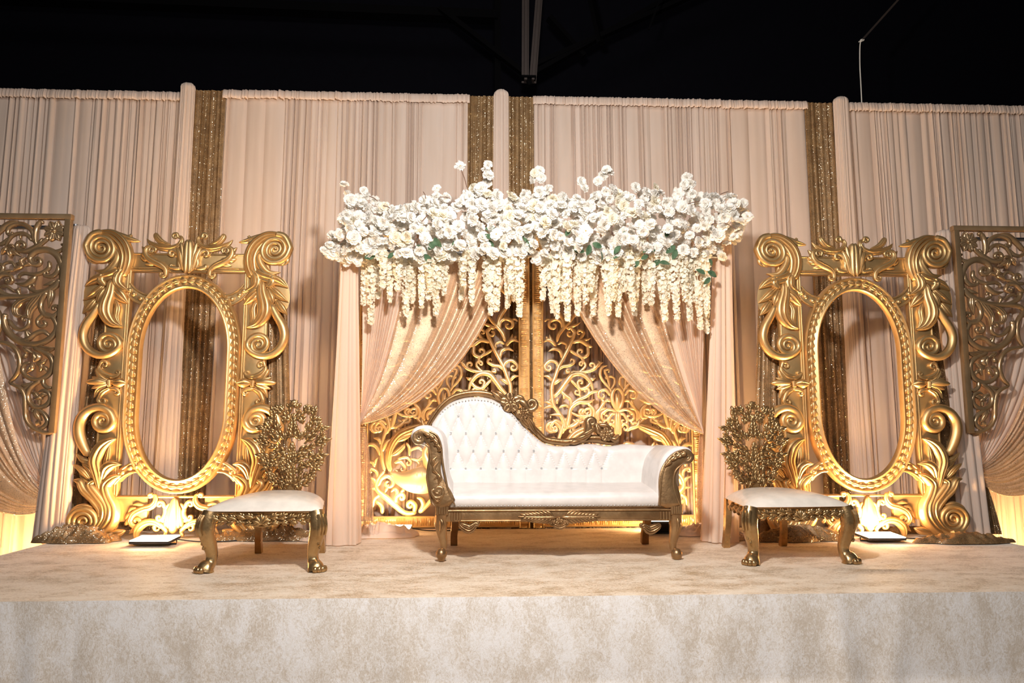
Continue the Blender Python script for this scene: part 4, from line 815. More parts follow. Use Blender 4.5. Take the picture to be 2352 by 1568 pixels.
for k in range(0, 5):
    for c in range(-8, 12):
        z = oz + k * dz; x = ox + (c + (k % 2) / 2.0) * dx
        if bx0 + 0.13 < x < BTX1 + 0.02 and z < np.interp(x, tx, tz) - 0.085 - (0.03 if k > 2 else 0): inst(but, 'crystal_button', so, (x, back_y(x, z) - 0.004, z)); nb += 1
MB().extrude(np.array([(x, z - 0.0) for x, z in zip(tx, tz)] + [(bx1, vb - .1), (bx0, vb - .1)]), yb + 0.0, yb + 0.06, 0.0).build('back_panel', 'white_vinyl', so, False)
# nailhead trims (too small to pick apart)
def nails(name, P, y, step=0.0235):
    P = np.array(P); d = np.r_[0, np.cumsum(np.linalg.norm(np.diff(P, axis=0), axis=1))]; mb = MB()
    for s in np.arange(0, d[-1], step): mb.dome(np.interp(s, d, P[:, 0]), np.interp(s, d, P[:, 1]), .0055, .004, 0, y if not callable(y) else y(np.interp(s, d, P[:, 0]), np.interp(s, d, P[:, 1])), n=6)
    o = mb.build(name, 'nail_silver', so); o['kind'] = 'stuff'
nails('nailhead_trim', [(xl, zb + .012), (xr, zb + .012)], yf + 0.010)
nails('nailhead_trim', [(x, z - 0.024) for x, z in zip(tx, tz) if bx0 + .06 < x < b4.pt(890, 600)[0]], lambda x, z: yb - 0.052)
# gold rail of the back
rail3 = b3.stroke('592,480,46 640,385,48 715,280,48 805,210,48 930,178,46 1060,182,46 1185,232,48 1285,310,52 1360,395,56 1440,470,52 1505,528,50'); rail4 = b4.stroke('415,545,52 500,552,52 590,540,52 680,525,58 770,530,66 850,545,60 905,530,30')
mb = MB().ribbon(rail3 + rail4, y0=yb + 0.04, base=.055, rel=.5, hmax=.03, back=-.03, per=6, fl=1)
rail = mb.build('back_rail', AGd, so)
flc = MB()
def rose(mb, T, cx, cy, r, y0, n=5, lift=.09):
    u, v = T.pt(cx, cy); R = r * T.sc(cx, cy)
    for ring_, m_, rr in ((0, n, 1.0), (1, n, .62)):
        for k in range(m_):
            a = 2 * PI * (k + .5 * ring_) / m_ + .4; mb.ribbon([(u + rr * R * q * math.cos(a), v + rr * R * q * math.sin(a), w * rr * R) for q, w in ((.1, .4), (.5, .95), (.85, .9), (1.0, .4))], fl=1, y0=y0, base=lift + .008 * ring_, hmax=.014, per=3)
    mb.dome(u, v, R * .25, .02, lift + .01, y0, 8)
rose(flc, b3, 1240, 250, 75, yb + .03); rose(flc, b3, 1335, 330, 46, yb + .03)
flc.merge(carve([('1180,240,20 1140,200,40 1095,165,6', 1, .07), ('1200,210,20 1160,180,34 1130,160,6', 1, .07), ('1290,230,20 1340,250,50 1375,300,40 @1400,262,1.4,-1,20', 0, .07), ('1310,330,20 1350,400,56 1400,450,8', 2, .07), ('1370,360,20 1400,420,50 1440,500,8', 2, .075), ('1290,300,30 1310,350,44 1345,385,8', 1, .08), ('1355,300,30 1380,345,40 1420,360,8', 1, .07), ('1270,200,20 1320,215,40 1350,240,8', 1, .08)], b3, yb + .03, hmax=.02))
flc.build('flower_carving', AGd, rail)
flc = MB(); rose(flc, b4, 800, 492, 52, yb + .03)
flc.merge(carve([('640,520,20 665,440,50 660,400,44 @690,400,1.4,1,18', 0, .07), ('560,530,8 620,520,50 690,480,20', 2, .075), ('600,500,8 650,490,46 720,440,20', 2, .075), ('720,400,20 745,460,50 770,500,10', 1, .07), ('740,420,20 800,430,46 850,470,10', 1, .065), ('830,520,20 870,530,44 900,490,8', 1, .07), ('520,560,8 560,550,40 620,540,10', 1, .075)], b4, yb + .03, hmax=.02))
flc.build('flower_carving', AGd, rail)
# front seat rail, blocks, brackets, carving
r0x = s3.pt(690, 1100)[0]; r1x = s4.pt(1380, 1100)[0]; z1 = s3.pt(900, 1068)[1]; z0 = s3.pt(900, 1160)[1]
mb = MB().box(((r0x + r1x) / 2, yf + 0.02, (z0 + z1) / 2), (r1x - r0x, 0.05, z1 - z0), .005)
mb.ribbon([(r0x + .06, z1 - .006, .014), (r1x - .06, z1 - .006, .014)], y0=yf - .005, base=0, rel=.7, taper=False); mb.ribbon([(r0x + .1, z0 + .006, .012), (r1x - .1, z0 + .006, .012)], y0=yf - .005, base=0, rel=.7, taper=False)
mb.build('seat_rail', AGd, so)
for xx in (r0x + .02, r1x - .02): MB().box((xx, 0.15, (z0 + z1) / 2), (.05, yb - yf - .1, z1 - z0 - .01), .004).build('side_rail', AGd, so)
MB().box((SXc - SXc + 0.02, yb + .02, (z0 + z1) / 2 + .03), (r1x - r0x - .1, .05, .16), .004).build('rear_rail', AGd, so)
car = MB()
cxm = s4.pt(448, 1160)[0]; czm = (z0 + z1) / 2 - .012
for sg in (-1, 1):
    for k in range(8):
        u = cxm + sg * (.040 + .024 * k); h_ = .044 - .003 * k
        for ud in (-1, 1): car.ribbon([(u, czm, .020), (u + sg * .022, czm + ud * h_ * .55, .027), (u + sg * .050, czm + ud * h_, .004)], fl=1, y0=yf - .005, base=.006, hmax=.014, per=3)
    car.ribbon([(cxm + sg * .02, czm, .024), (cxm + sg * .14, czm, .018), (cxm + sg * .27, czm + .006, .004)], y0=yf - .005, base=.012, hmax=.014)
rose(car, s4, 448, 1158, 34, yf - .005, 6, .010); rose(car, s4, 395, 1168, 24, yf - .005, 5, .008); rose(car, s4, 500, 1168, 24, yf - .005, 5, .008)
car.ribbon([(cxm - .06, czm - .04, .01), (cxm, czm - .062, .04), (cxm + .06, czm - .04, .01)], fl=3, y0=yf - .005, base=.006)
car.build('rail_carving', AGd, so)
for T_, xs_, br in ((s3, (785, 865), '850,1170,20 880,1195,60 930,1215,70 975,1180,40 @985,1165,0.5,-1,14'), (s4, (1215, 1300), '1225,1180,20 1195,1200,56 1140,1222,70 1100,1195,40 @1085,1180,0.5,1,14')):
    ua, ub = T_.pt(xs_[0], 1100)[0], T_.pt(xs_[1], 1100)[0]; mb = MB()
    for q in np.linspace(ua + .008, ub - .008, 4): mb.ribbon([(q, z0 + .006, .018), (q, z1 - .016, .018)], y0=yf - .005, base=.004, rel=.5, taper=False)
    mb.build('fluted_block', AGd, so); carve([(br, 3, 0)], T_, yf + .01, base=.02, hmax=.02).build('bracket', AGd, so)
# legs
def cabriole(mb, T, pts, y, n=10, yoff=None, asp=1.0):
    P = []; R = []
    for i, (x, yy, w) in enumerate(pts):
        u, v = T.pt(x, yy); P.append((u, y + (yoff[i] if yoff else 0), v)); R.append(w * T.sc(x, yy) / 2)
    C = catmull(np.array([(*p, r) for p, r in zip(P, R)]), 5); return mb.sweep(C[:, :3], C[:, 3], n, sq=.75, asp=asp)
for T_, pts, blk in ((s3, [(718, 1105, 112), (708, 1180, 100), (715, 1250, 78), (728, 1320, 60), (730, 1370, 50)], (668, 770)), (s4, [(1345, 1105, 110), (1350, 1180, 100), (1340, 1250, 80), (1328, 1320, 60), (1330, 1380, 50)], (1298, 1392))):
    mb = cabriole(MB(), T_, pts, yf + 0.03); fx_, fz_ = T_.pt(712 if T_ is s3 else 1352, 1412); R = 44 * T_.sc(712, 1412)
    mb.lathe([(.001, R * 1.1), (R * .6, R * .95), (R, R * .3), (R * .95, -R * .3), (R * .6, -R * .8), (R * .55, -fz_ + .001 - 0.0), (0.001, -fz_ + .001)], (fx_, yf + .01, fz_), 12)
    mb.ribbon([(T_.pt(pts[1][0], 1140)[0] + q, T_.pt(0, 1140)[1] - d, w) for q, d, w in ((0, 0, .02), (.01, .04, .03), (-.004, .09, .004))], fl=1, y0=yf - .012, base=.004, per=3)
    lg = mb.build('leg', AGd, so)
    ua, ub = T_.pt(blk[0], 1070)[0], T_.pt(blk[1], 1070)[0]; zz1, zz0 = T_.pt(700, 1035)[1], T_.pt(700, 1112)[1]
    kb = MB().box(((ua + ub) / 2, yf + .03, (zz0 + zz1) / 2), (ub - ua, .09, zz1 - zz0), .008)
    for q in np.linspace(ua + .012, ub - .012, 5): kb.ribbon([(q, zz0 + .01, .018), (q, zz1 - .006, .018)], y0=yf - .015, base=.002, rel=.4, taper=False)
    kb.build('fluted_block', AGd, lg)
for xx in (-0.70, 0.735):
    MB().sweep(catmull([(xx, .40, .30), (xx + .01, .42, .18), (xx, .46, .08), (xx, .48, 0.0)], 5), [.036] * 16, 4, twist=PI / 4).build('leg', AGd, so)

# ------------------------------------------------------------------ carved chairs
def acanthus(mb, x, z, a, L, y0=0.0, lift=0.0):
    c, s = math.cos(a), math.sin(a)
    def q(u, v): return (x + L * (u * c - v * s), z + L * (u * s + v * c))
    mb.ribbon([(*q(0, 0), .20 * L), (*q(.4, 0), .34 * L), (*q(.75, .03), .32 * L), (*q(1.05, .0), .05 * L)], fl=1, y0=y0, base=.010, lift=lift + .006, hmax=.012, per=3)
    for sd in (-1, 1):
        mb.ribbon([(*q(.12, .04 * sd), .10 * L), (*q(.34, .20 * sd), .28 * L), (*q(.58, .40 * sd), .05 * L)], y0=y0, base=.010, lift=lift, hmax=.010, per=3)
        mb.ribbon([(*q(.40, .05 * sd), .10 * L), (*q(.62, .18 * sd), .26 * L), (*q(.86, .32 * sd), .05 * L)], y0=y0, base=.010, lift=lift + .003, hmax=.010, per=3)
def make_chair(loc, label, rz=0.0):
    o = thing('carved_chair', loc, label, 'chair', 'carved gold chairs', rz); g = 'chair_gold'
    FW, RW, FYl, RYl, ZT = 0.335, 0.205, -0.33, 0.33, 0.352
    # cushion
    n, m = 41, 33; A = np.zeros((n, m, 3))
    for i in range(n):
        for j in range(m):
            s = 2 * i / (n - 1) - 1; t = 2 * j / (m - 1) - 1; y = (FYl - .02) * (1 - t) / 2 + (RYl - .02) * (1 + t) / 2; w = (FW + .025) * (1 - t) / 2 + (RW + .03) * (1 + t) / 2
            x = s * w * (1 - .05 * (1 - t * t) * 0); e = (1 - abs(s) ** 3.2) * (1 - abs(t) ** 3.2)
            A[i, j] = (x, y + 0.02 * (1 - s * s) * (t < -.99) * -1, ZT + 0.004 + 0.085 * max(e, 0) ** 0.55 + .012 * (1 - s * s) * (1 + t) / 2)
    MB().grid(A).build('seat_cushion', 'pearl_satin', o)
    # aprons: front board with a scalloped lower edge, and its carving
    K = 41; U = np.linspace(-FW + .03, FW - .03, K); low = ZT - 0.062 - 0.030 * np.cos(U / (FW - .03) * PI) ** 1 * 0.9 - .004 * np.cos(U / FW * 3 * PI)
    out = [(u, ZT) for u in U] + [(u, z) for u, z in zip(U[::-1], low[::-1])]
    mb = MB().extrude(np.array(out), FYl - .012, FYl + .02, .004); mb.ribbon([(u, z + .006, .014) for u, z in zip(U[::2], low[::2])], y0=FYl - .010, base=0, rel=.7, taper=False, per=2); mb.ribbon([(-FW + .02, ZT - .006, .014), (FW - .02, ZT - .006, .014)], y0=FYl - .012, base=0, rel=.7, taper=False)
    ap = mb.build('front_apron', g, o); mb = MB()
    for sd in (-1, 1):
        for k in range(5): acanthus(mb, sd * (.045 + .052 * k), ZT - .045 + .006 * math.cos(k), (0.35 if sd > 0 else PI - .35) + sd * .12 * (k % 2), .062, FYl - .012)
        for k in range(4): acanthus(mb, sd * (.06 + .055 * k), ZT - .062 + .010 * k / 4, (-.3 if sd > 0 else PI + .3), .045, FYl - .012)
    for k in range(5): acanthus(mb, 0, ZT - .075, PI / 2 + (k - 2) * .55, .06, FYl - .014, .004)
    mb.build('apron_carving', g, ap)
    for sd in (-1, 1):
        a = Vector((sd * (FW - .01), FYl, 0)); b = Vector((sd * (RW), RYl, 0)); L = (b - a).length; ang = math.atan2(b.y - a.y, b.x - a.x); Mx = Matrix.Translation(a) @ Matrix.Rotation(ang, 4, 'Z')
        s_ = MB(); U = np.linspace(.03, L - .03, 25); low = ZT - .05 - .02 * np.cos((U / L - .5) * 2 * PI); P = np.array([(u, ZT) for u in U] + [(u, z) for u, z in zip(U[::-1], low[::-1])])
        s_.extrude(P, -.012, .012, .003)
        for k in range(8): acanthus(s_, .08 + .065 * k, ZT - .04, .3 * (-1) ** k, .06, -.012 if sd > 0 else .0)
        if sd < 0:
            t_ = MB(); 
            for k in range(8): acanthus(t_, -(.08 + .065 * k), ZT - .04, .3 * (-1) ** k, .06, -.012)
            s_.merge(t_, Matrix.Rotation(PI, 4, 'Z'))
        MB().merge(s_, Mx).build('side_apron', g, o)
    MB().box((0, RYl - .01, ZT - .035), (2 * RW, .03, .07), .004).build('rear_apron', g, o)
    # front cabriole legs with paw feet
    for sd in (-1, 1):
        d = np.array([sd * .72, -.69, 0]); b0 = np.array([sd * (FW - .02), FYl + .01, 0])
        C = catmull(np.array([(ZT + .0, .0, .044), (.30, .016, .047), (.24, .022, .046), (.17, .002, .041), (.10, -.018, .033), (.055, -.012, .034), (.025, .012, .046), (.0, .02, .050)]), 5)
        P = [b0 + d * q[1] + np.array([0, 0, q[0]]) for q in C]; mb = MB().sweep(P, C[:, 2], 12, sq=.72, twist=PI / 4 + .1)
        ang = math.atan2(d[1], d[0])
        lg = mb.build('leg', g, o); paw = MB()
        for k in (-1.15, -.4, .4, 1.15):
            c = b0 + np.array([math.cos(ang + k * .62), math.sin(ang + k * .62), 0]) * .050 + d * .02
            paw.lathe([(.001, .034), (.011, .031), (.0165, .02), (.017, .008), (.014, 0.0)], tuple(c), 8)
        paw.build('paw_toes', g, lg)
        car = MB(); side = np.array([-d[1], d[0], 0])
        for f in (-1, 0, 1):
            C2 = [b0 + d * (r_ + e) + side * f * .022 + np.array([0, 0, z]) for z, r_, e in ((.335, .0, .052), (.30, .016, .054), (.255, .022, .054), (.215, .015, .048))]
            car.sweep(catmull(C2, 3), [.010] * 10, 6)
        for z, f in ((.20, .010), (.165, -.006), (.14, .008)):
            c = b0 + d * (.040 + .1 * (z - .14)) + side * f + np.array([0, 0, z]); car.lathe([(.001, .012), (.010, .006), (.010, -.006), (.001, -.012)], tuple(c), 8)
        car.build('leg_carving', g, lg)
        C = catmull(np.array([(sd * RW, RYl, ZT, .032), (sd * (RW + .004), RYl + .012, .22, .032), (sd * (RW + .01), RYl + .02, .12, .029), (sd * (RW + .012), RYl + .05, .0, .032)]), 5)
        MB().sweep(C[:, :3], C[:, 3], 4, twist=PI / 4).build('leg', g, o)
    # pierced leafy oval back
    a_, b_ = 0.212, 0.285; zc = 0.738; mb = MB(); r = np.random.RandomState(5)
    cb_ = Tr(440, 880, 5.6, 5.30, -1.317, SZ)
    def branch(pts, n, L, w=26, both_ends=True):
        P = [cb_.pt(*q) for q in pts]; sc_ = cb_.sc(*pts[0]); L = L * sc_ * 1.12; C = catmull(np.array(P), 8)
        for mir in (1, -1):
            mb.ribbon([(mir * p[0], p[1], w * sc_ * (1 - .5 * i / (len(P) - 1))) for i, p in enumerate(P)], y0=0, base=.008, rel=.5, hmax=.012, taper=False, per=4)
            for k in range(n):
                f = (k + .6) / n; i = min(len(C) - 2, int(f * (len(C) - 1))); p = C[i]; t = C[i + 1] - C[i]; a0 = math.atan2(t[1], t[0])
                for sd in (-1, 1):
                    a = a0 + sd * (.75 - .25 * f); l = L * (1 - .25 * f) * r.uniform(.85, 1.15); bend = sd * .22
                    Q = [(p[0] + l * u * math.cos(a - bend * u), p[1] + l * u * math.sin(a - bend * u), ww * l) for u, ww in ((.05, .20), (.45, .44), (.75, .36), (1.0, .06))]
                    mb.ribbon([(mir * q[0], q[1], q[2]) for q in Q], fl=1, y0=0, base=.007, lift=.008 + .008 * r.rand(), hmax=.014, per=3)
            e = C[-1]; t = C[-1] - C[-2]; t = t / (np.linalg.norm(t) + 1e-9)
            mb.ribbon([(mir * (e[0] + t[0] * L * u), e[1] + t[1] * L * u, ww * L) for u, ww in ((-.1, .2), (.35, .46), (.7, .36), (1.0, .06))], fl=1, y0=0, base=.010, lift=.008, hmax=.014, per=3)
    def both(x, z, a, L, lift):
        acanthus(mb, x, z, a, L, 0, lift); acanthus(mb, -x, z, PI - a, L, 0, lift)
    for k in range(13):
        t = -PI / 2 + PI * (k + .5) / 13; both(a_ * .86 * math.cos(t), zc + b_ * .90 * math.sin(t), t + .5 * (-1) ** k, .066, .0)
    for k in range(8):
        t = -PI / 2 + PI * (k + .5) / 8; both(a_ * .58 * math.cos(t), zc + b_ * .62 * math.sin(t), t + (.9 if k > 3 else -.9), .064, -.002)
    for k in range(4):
        t = -PI / 2 + PI * (k + .5) / 4; both(a_ * .26 * math.cos(t), zc + b_ * .34 * math.sin(t), t + (.9 if k > 1 else -.9), .062, -.002)
    for pts, n, L in ((((1272, 1320), (1130, 1240), (980, 1130), (915, 1030)), 6, 92), (((1268, 1160), (1150, 1075), (1040, 1040), (940, 1085)), 5, 86), (((1215, 980), (1110, 930), (990, 945), (880, 930)), 5, 92), (((1200, 880), (1090, 850), (980, 800), (850, 745)), 5, 92),
                      (((1110, 780), (1010, 660), (950, 590), (880, 575)), 5, 88), (((1150, 720), (1030, 580), (1025, 450), (1010, 370)), 6, 92), (((1262, 480), (1175, 430), (1100, 340), (1060, 330)), 5, 84), (((1274, 500), (1235, 400), (1215, 310), (1262, 270)), 4, 80),
                      (((1275, 1330), (1275, 1230), (1275, 1130)), 4, 80), (((1273, 1010), (1273, 920), (1273, 840)), 4, 84), (((1273, 700), (1273, 600), (1274, 480)), 5, 84), (((1180, 740), (1215, 650), (1240, 560)), 4, 78), (((1225, 1060), (1170, 990), (1120, 1010)), 3, 72), (((1120, 1310), (1050, 1280), (1000, 1210)), 3, 84), (((1080, 1010), (960, 1010), (890, 860)), 4, 78), (((980, 760), (900, 680), (890, 620)), 3, 70)):
        branch(pts, n, L)
    for q in ((868, 745), (872, 930), (915, 1090), (885, 600), (1020, 345), (1050, 1310), (965, 470)):
        u, v = cb_.pt(*q); R0 = 26 * cb_.sc(*q)
        for sd in (-1, 1): mb.dome(sd * u, v, R0, R0, .006, 0, 8)
    u, v = cb_.pt(1275, 245); mb.dome(0, v, .022, .022, .006, 0, 8)
    mb.ribbon([(*cb_.pt(1160, 1335), .06), (*cb_.pt(1275, 1320), .08), (*cb_.pt(1390, 1335), .06)], y0=0, base=.004, hmax=.008)
    bk = MB().merge(mb)
    tilt = Matrix.Translation((0, RYl - .01, 0)) @ Matrix.Translation((0, 0, ZT)) @ Matrix.Rotation(-.02, 4, 'X') @ Matrix.Translation((0, 0, -ZT))
    MB().merge(bk, tilt).build('leaf_back', g, o)
    sp = MB()
    for sd in (-1, 1): bar(sp, (sd * .05, .012, ZT - .06), (sd * .05, .012, zc - b_ * .75), .03, .02)
    sp.box((0, .012, ZT + .06), (.14, .02, .06), .004); MB().merge(sp, tilt).build('back_post', g, o, False)
    return o
ch = make_chair((-1.30, 4.98, SZ), 'carved gold chair with a leafy oval back near the peacock lattice door')
c2 = copy_tree(ch); c2.location = (2.045, 5.10, SZ); c2.rotation_euler = (0, 0, 0.05); c2['label'] = 'carved gold chair with a leafy oval back beside the low arm of the sofa'

# ------------------------------------------------------------------ flower canopy
GY = 5.55
gl = thing('flower_garland', (0.44, GY, SZ + 2.1), 'long hanging garland of white blossoms and cream wisteria above the sofa', 'flowers')
GO = np.array([0.44, GY, SZ + 2.1])
FULL = ((11, 1.0, .98), (11, .95, .78), (10, .84, .56), (8, .66, .34), (5, .45, .14))
def blossom(seed, layers=FULL, rag=0.38):
    r = np.random.RandomState(seed); mb = MB()
    for n, R, tilt in layers:
        ph = r.uniform(0, 6)
        for k in range(n):
            a = 2 * PI * k / n + ph + r.uniform(-.2, .2); el = tilt * PI / 2 * r.uniform(.85, 1.1); L = R * r.uniform(.82, 1.1); W = L * r.uniform(.30, .42); tw = r.normal(0, .25); G = np.zeros((4, 5, 3))
            for i, t in enumerate((0.05, .45, .8, 1.0)):
                w = W * (0.35, .9, 1.1, .95)[i]
                for j, s in enumerate((-1, -.5, 0, .5, 1)):
                    rad = L * t * (1 - rag * (.16 * (j % 2 == 0) * (i == 3)) - .10 * (abs(s) == 1) * (i == 3))
                    x = rad * math.sin(el); z = rad * math.cos(el) * .85 - (0.12 * L * t * t if tilt > .6 else 0) + .16 * L * s * s * t + (.09 * L * (-1) ** j * (t > .6)) * rag + tw * s * t * L * .4 + r.normal(0, .03) * (t > .5)
                    y = w * s; G[i, j] = (x * math.cos(a) - y * math.sin(a), x * math.sin(a) + y * math.cos(a), z)
            mb.grid(G)
    mb.V = [np.vstack(mb.V)]
    return mb
def blossom_mesh(name, seed, mat, center=False):
    mb = blossom(seed, ((9, 1.0, .97), (9, .86, .84), (7, .60, .62)), .15) if center else blossom(seed)
    nf = len(mb.F)
    if center: mb.lathe([(.10, .05), (.09, .12), (.05, .16), (.001, .17)], n=7)
    me = mb.mesh(name, mat)
    if center:
        me.materials.append(M['pollen'])
        for i, p in enumerate(me.polygons):
            if i >= nf: p.material_index = 1
    return me
plain('pollen', (0.45, 0.28, 0.05), 0.8)
BL = [blossom_mesh('blossom', s, 'petal_white') for s in (1, 2, 3, 4)]; BC = [blossom_mesh('open_blossom', s, 'petal_white', True) for s in (5, 6)]
BW = [blossom_mesh('cream_blossom', s, 'petal_cream') for s in (8, 9)]
TOPX = [745, 775, 800, 850, 900, 950, 1000, 1060, 1110, 1140, 1190, 1230, 1260, 1300, 1350, 1400, 1450, 1500, 1550, 1590, 1640, 1690, 1715, 1722]
TOPY = [565, 530, 455, 452, 468, 470, 450, 455, 420, 440, 445, 425, 430, 450, 450, 435, 432, 435, 432, 440, 445, 455, 468, 480]
BOTX = [745, 780, 820, 900, 1000, 1100, 1200, 1300, 1400, 1500, 1600, 1650, 1690, 1715]; BOTY = [575, 588, 602, 598, 592, 588, 590, 588, 592, 590, 596, 588, 545, 500]
sprigs = [(790, 424), (798, 446), (836, 438), (842, 452), (800, 490), (796, 495), (757, 562), (768, 568), (1057, 381), (1120, 379), (1117, 392), (1122, 402), (1118, 420), (1003, 432), (1001, 450), (1086, 432), (1228, 398), (1238, 392), (1222, 412), (1243, 408), (1392, 390), (1385, 404), (1374, 416), (1398, 396), (1335, 418), (1342, 432), (1578, 408), (1573, 424), (1586, 422), (1555, 440), (1460, 430), (1505, 430), (1697, 530), (1660, 590), (1650, 574), (1708, 466), (1700, 476), (1668, 560)]
opens = [(836, 440), (938, 450), (1003, 432), (1094, 455), (953, 503), (1248, 492), (1287, 507), (1622, 462), (1057, 381), (1697, 530)]
cand = []; rr = np.random.RandomState(21)
for (x, y) in sprigs: cand.append((x, y, rr.uniform(-.06, .06), rr.uniform(.036, .048)))
tries = 0
while len(cand) < 300 and tries < 60000:
    tries += 1; x = rr.uniform(745, 1722); t, b = np.interp(x, TOPX, TOPY), np.interp(x, BOTX, BOTY); y = rr.uniform(t, b); md = 14.5 - 2.5 * (tries / 60000)
    if all((x - c[0]) ** 2 + (y - c[1]) ** 2 > md * md for c in cand):
        ctr = 1 - ((y - (t + b) / 2) / ((b - t) / 2 + 1)) ** 2; cand.append((x, y, -.14 * ctr + rr.uniform(-.06, .06), rr.uniform(.038, .060)))
def face(r, k=.75):
    v = Vector((r.normal(0, k), -1.0, r.normal(.15, k))).normalized(); e = v.to_track_quat('Z', 'Y').to_euler(); return e
for i, (x, y, dy, R) in enumerate(cand):
    p = atY(x, y, GY + dy) - GO; op = any(abs(x - a) < 1 and abs(y - b) < 1 for a, b in opens) or (i > 40 and rr.rand() < .03)
    me = (BC[i % 2] if op else (BL[i % 4] if rr.rand() > .16 else BW[i % 2])); inst(me, 'open_blossom' if op else 'blossom', gl, p, face(rr, .2 if op else .7), (R, R, R))
fill = MB(); proto = [blossom(31, ((8, 1.0, .95), (7, .85, .66), (5, .6, .35))), blossom(32, ((8, 1.0, .95), (7, .85, .66), (5, .6, .35)))]
for i in range(430):
    x = rr.uniform(752, 1712); t, b = np.interp(x, TOPX, TOPY) + 8, np.interp(x, BOTX, BOTY) + 4; y = rr.uniform(t, b); p = atY(x, y, GY + rr.uniform(-.02, .24)) - GO; R = rr.uniform(.045, .062)
    fill.merge(proto[i % 2], Matrix.Translation(p) @ face(rr, .8).to_matrix().to_4x4() @ Matrix.Scale(R, 4))
o = fill.build('back_blossoms', 'petal_white', gl); o['kind'] = 'stuff'
# wisteria strands
def strand(seed, L, w0):
    r = np.random.RandomState(seed); mb = MB(); n = int(L / .0034)
    for i in range(n):
        t = r.rand() ** .85; z = -L * t; w = w0 * (1 - .62 * t) * r.uniform(.75, 1.1); a = r.uniform(0, 2 * PI); c = Vector((w * math.cos(a), w * math.sin(a) * .8, z)); q = Vector((math.cos(a), math.sin(a), r.normal(-.25, .5))).normalized().to_track_quat('Z', 'Y').to_matrix().to_4x4()
        s = r.uniform(.015, .023) * (1 - .3 * t); G = np.zeros((3, 3, 3))
        for i2 in range(3):
            for j2 in range(3): u, v = i2 - 1, j2 - 1; k = 1 - .22 * (u * u * v * v); G[i2, j2] = (s * u * k, s * v * k * .9, s * (.35 * (u * u) + .25 * v * v - .2) + r.normal(0, .12) * s)
        mb.merge(MB().grid(G), Matrix.Translation(c) @ q @ Matrix.Rotation(r.uniform(0, 3), 4, 'Z'))
    mb.sweep([(0, 0, 0.02), (0, 0, -L)], .003, 4); return mb.mesh('wisteria_strand', 'petal_cream')
STR = [(l, strand(200 + i, l, w)) for i, (l, w) in enumerate(((.36, .036), (.42, .040), (.48, .040), (.54, .042), (.60, .042), (.40, .034)))]
ends = [(848, 744), (867, 684), (895, 697), (930, 728), (945, 697), (970, 708), (998, 722), (1020, 678), (1063, 691), (1083, 704), (1128, 726), (1142, 714), (1166, 707), (1193, 726), (1262, 718), (1277, 729), (1304, 736), (1328, 726), (1366, 723), (1390, 723), (1423, 727), (1446, 712), (1462, 722), (1482, 696), (1521, 736), (1552, 734), (1583, 736), (1604, 758), (1623, 766)]
ends += [(e[0] + rr.uniform(-12, 12), e[1] - rr.uniform(25, 70)) for e in ends[::2]] + [(880, 660), (912, 668), (985, 690), (1010, 664), (1120, 690), (1180, 690), (1250, 690), (1290, 690), (1345, 695), (1408, 690), (1436, 670), (1500, 700), (1535, 690), (1570, 690)]
for i, (x, y) in enumerate(ends):
    dy = rr.uniform(-.08, .16); zb_ = atY(x, y, GY + dy)[2]; zt = atY(x, 588 + rr.uniform(-18, 12), GY + dy)[2]; need = max(.2, zt - zb_); l, me = min(STR, key=lambda q: abs(q[0] - need) + rr.uniform(0, .08))
    xt = atY(x, y, GY + dy)[0]; inst(me, 'wisteria_strand', gl, np.array([xt, GY + dy, zb_ + l * (need / l)]) - GO, (rr.normal(0, .03), rr.normal(0, .03), rr.uniform(0, 6)), (1, 1, need / l))
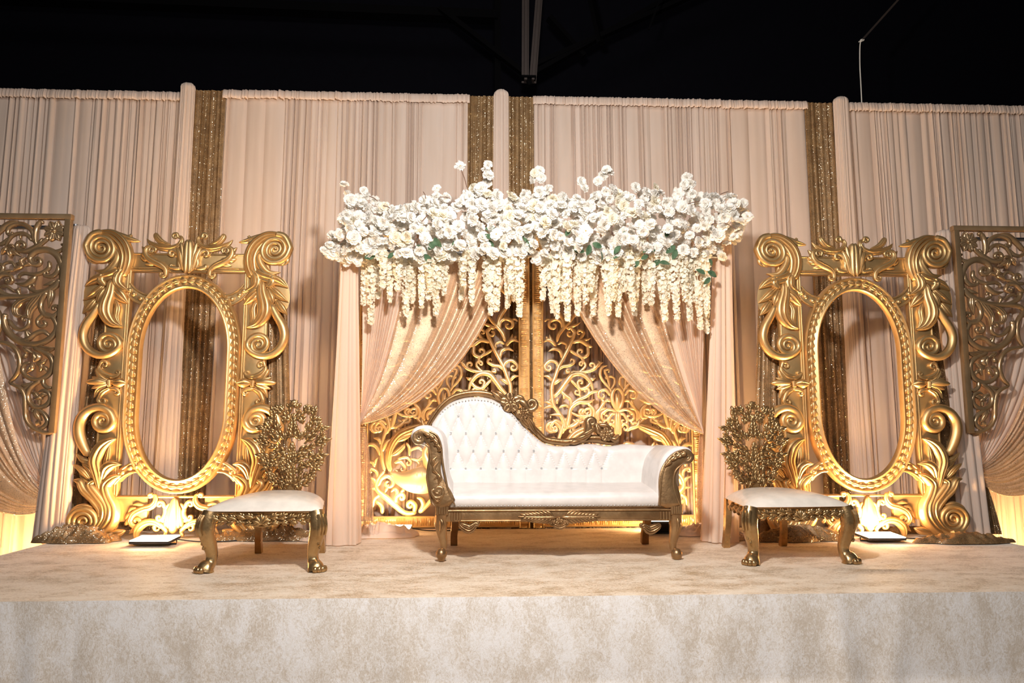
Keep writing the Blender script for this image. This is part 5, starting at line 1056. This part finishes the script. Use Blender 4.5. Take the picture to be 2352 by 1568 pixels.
# leaves and twigs
lfm = MB(); G = np.zeros((6, 5, 3))
for i in range(6):
    t = i / 5; w = .30 * math.sin(PI * min(1, t * .9 + .06)) ** .8
    for j in range(5): s = j / 2 - 1; G[i, j] = (t, s * w, .12 * s * s * w * 2 - .25 * t * t)
lfm.grid(G); LM = lfm.mesh('leaf', 'leaf_green')
lp = [(740 + x / 3.734, 340 + y / 3.734) for x, y in ((960, 770), (975, 800), (1140, 790), (860, 880), (880, 910), (1400, 690), (1395, 740), (1410, 790), (1730, 780), (1740, 800), (1540, 880), (620, 900), (620, 780), (365, 940))] + [(1240 + x / 3.734, 340 + y / 3.734) for x, y in ((310, 870), (300, 830), (430, 830), (520, 880), (530, 850), (690, 840), (700, 900), (910, 830), (905, 860), (890, 900), (1080, 760), (1075, 740), (1170, 870), (1160, 840), (870, 950), (850, 970), (1030, 960), (1025, 985), (1450, 950), (1440, 1060), (1460, 1110), (1415, 1080), (260, 690), (750, 780))]
for x, y in lp:
    p = atY(x, y, GY - .10 + rr.uniform(-.04, .04)) - GO; s = rr.uniform(.055, .085); e = Matrix.Rotation(rr.uniform(0, 6.28), 4, 'Y') @ Matrix.Rotation(PI / 2 + rr.normal(0, .5), 4, 'X'); inst(LM, 'leaf', gl, p, e.to_euler(), (s, s, s))
for (x0, y0), (x1, y1) in (((1072, 430), (1059, 390)), ((848, 450), (868, 462)), ((972, 440), (978, 456)), ((1010, 452), (1034, 455)), ((985, 490), (968, 510)), ((1200, 490), (1180, 505)), ((1520, 478), (1545, 488)), ((1580, 468), (1606, 462)), ((1655, 446), (1672, 440)), ((1664, 512), (1690, 526)), ((1450, 488), (1466, 498)), ((1092, 500), (1090, 520)), ((955, 540), (950, 570)), ((880, 472), (896, 478)), ((1600, 540), (1616, 548)), ((1455, 520), (1462, 540)), ((778, 560), (795, 545))):
    a = atY(x0, y0, GY - .15) - GO; b = atY(x1, y1, GY - .15) - GO; MB().sweep([a, (a + b) / 2 + np.array([.004, 0, .004]), b], .0035, 5).build('twig', 'twig_brown', gl)
MB().sweep([(-1.45, .12, .12), (1.45, .12, .12)], .02, 8).build('support_bar', 'pipe_grey', gl)
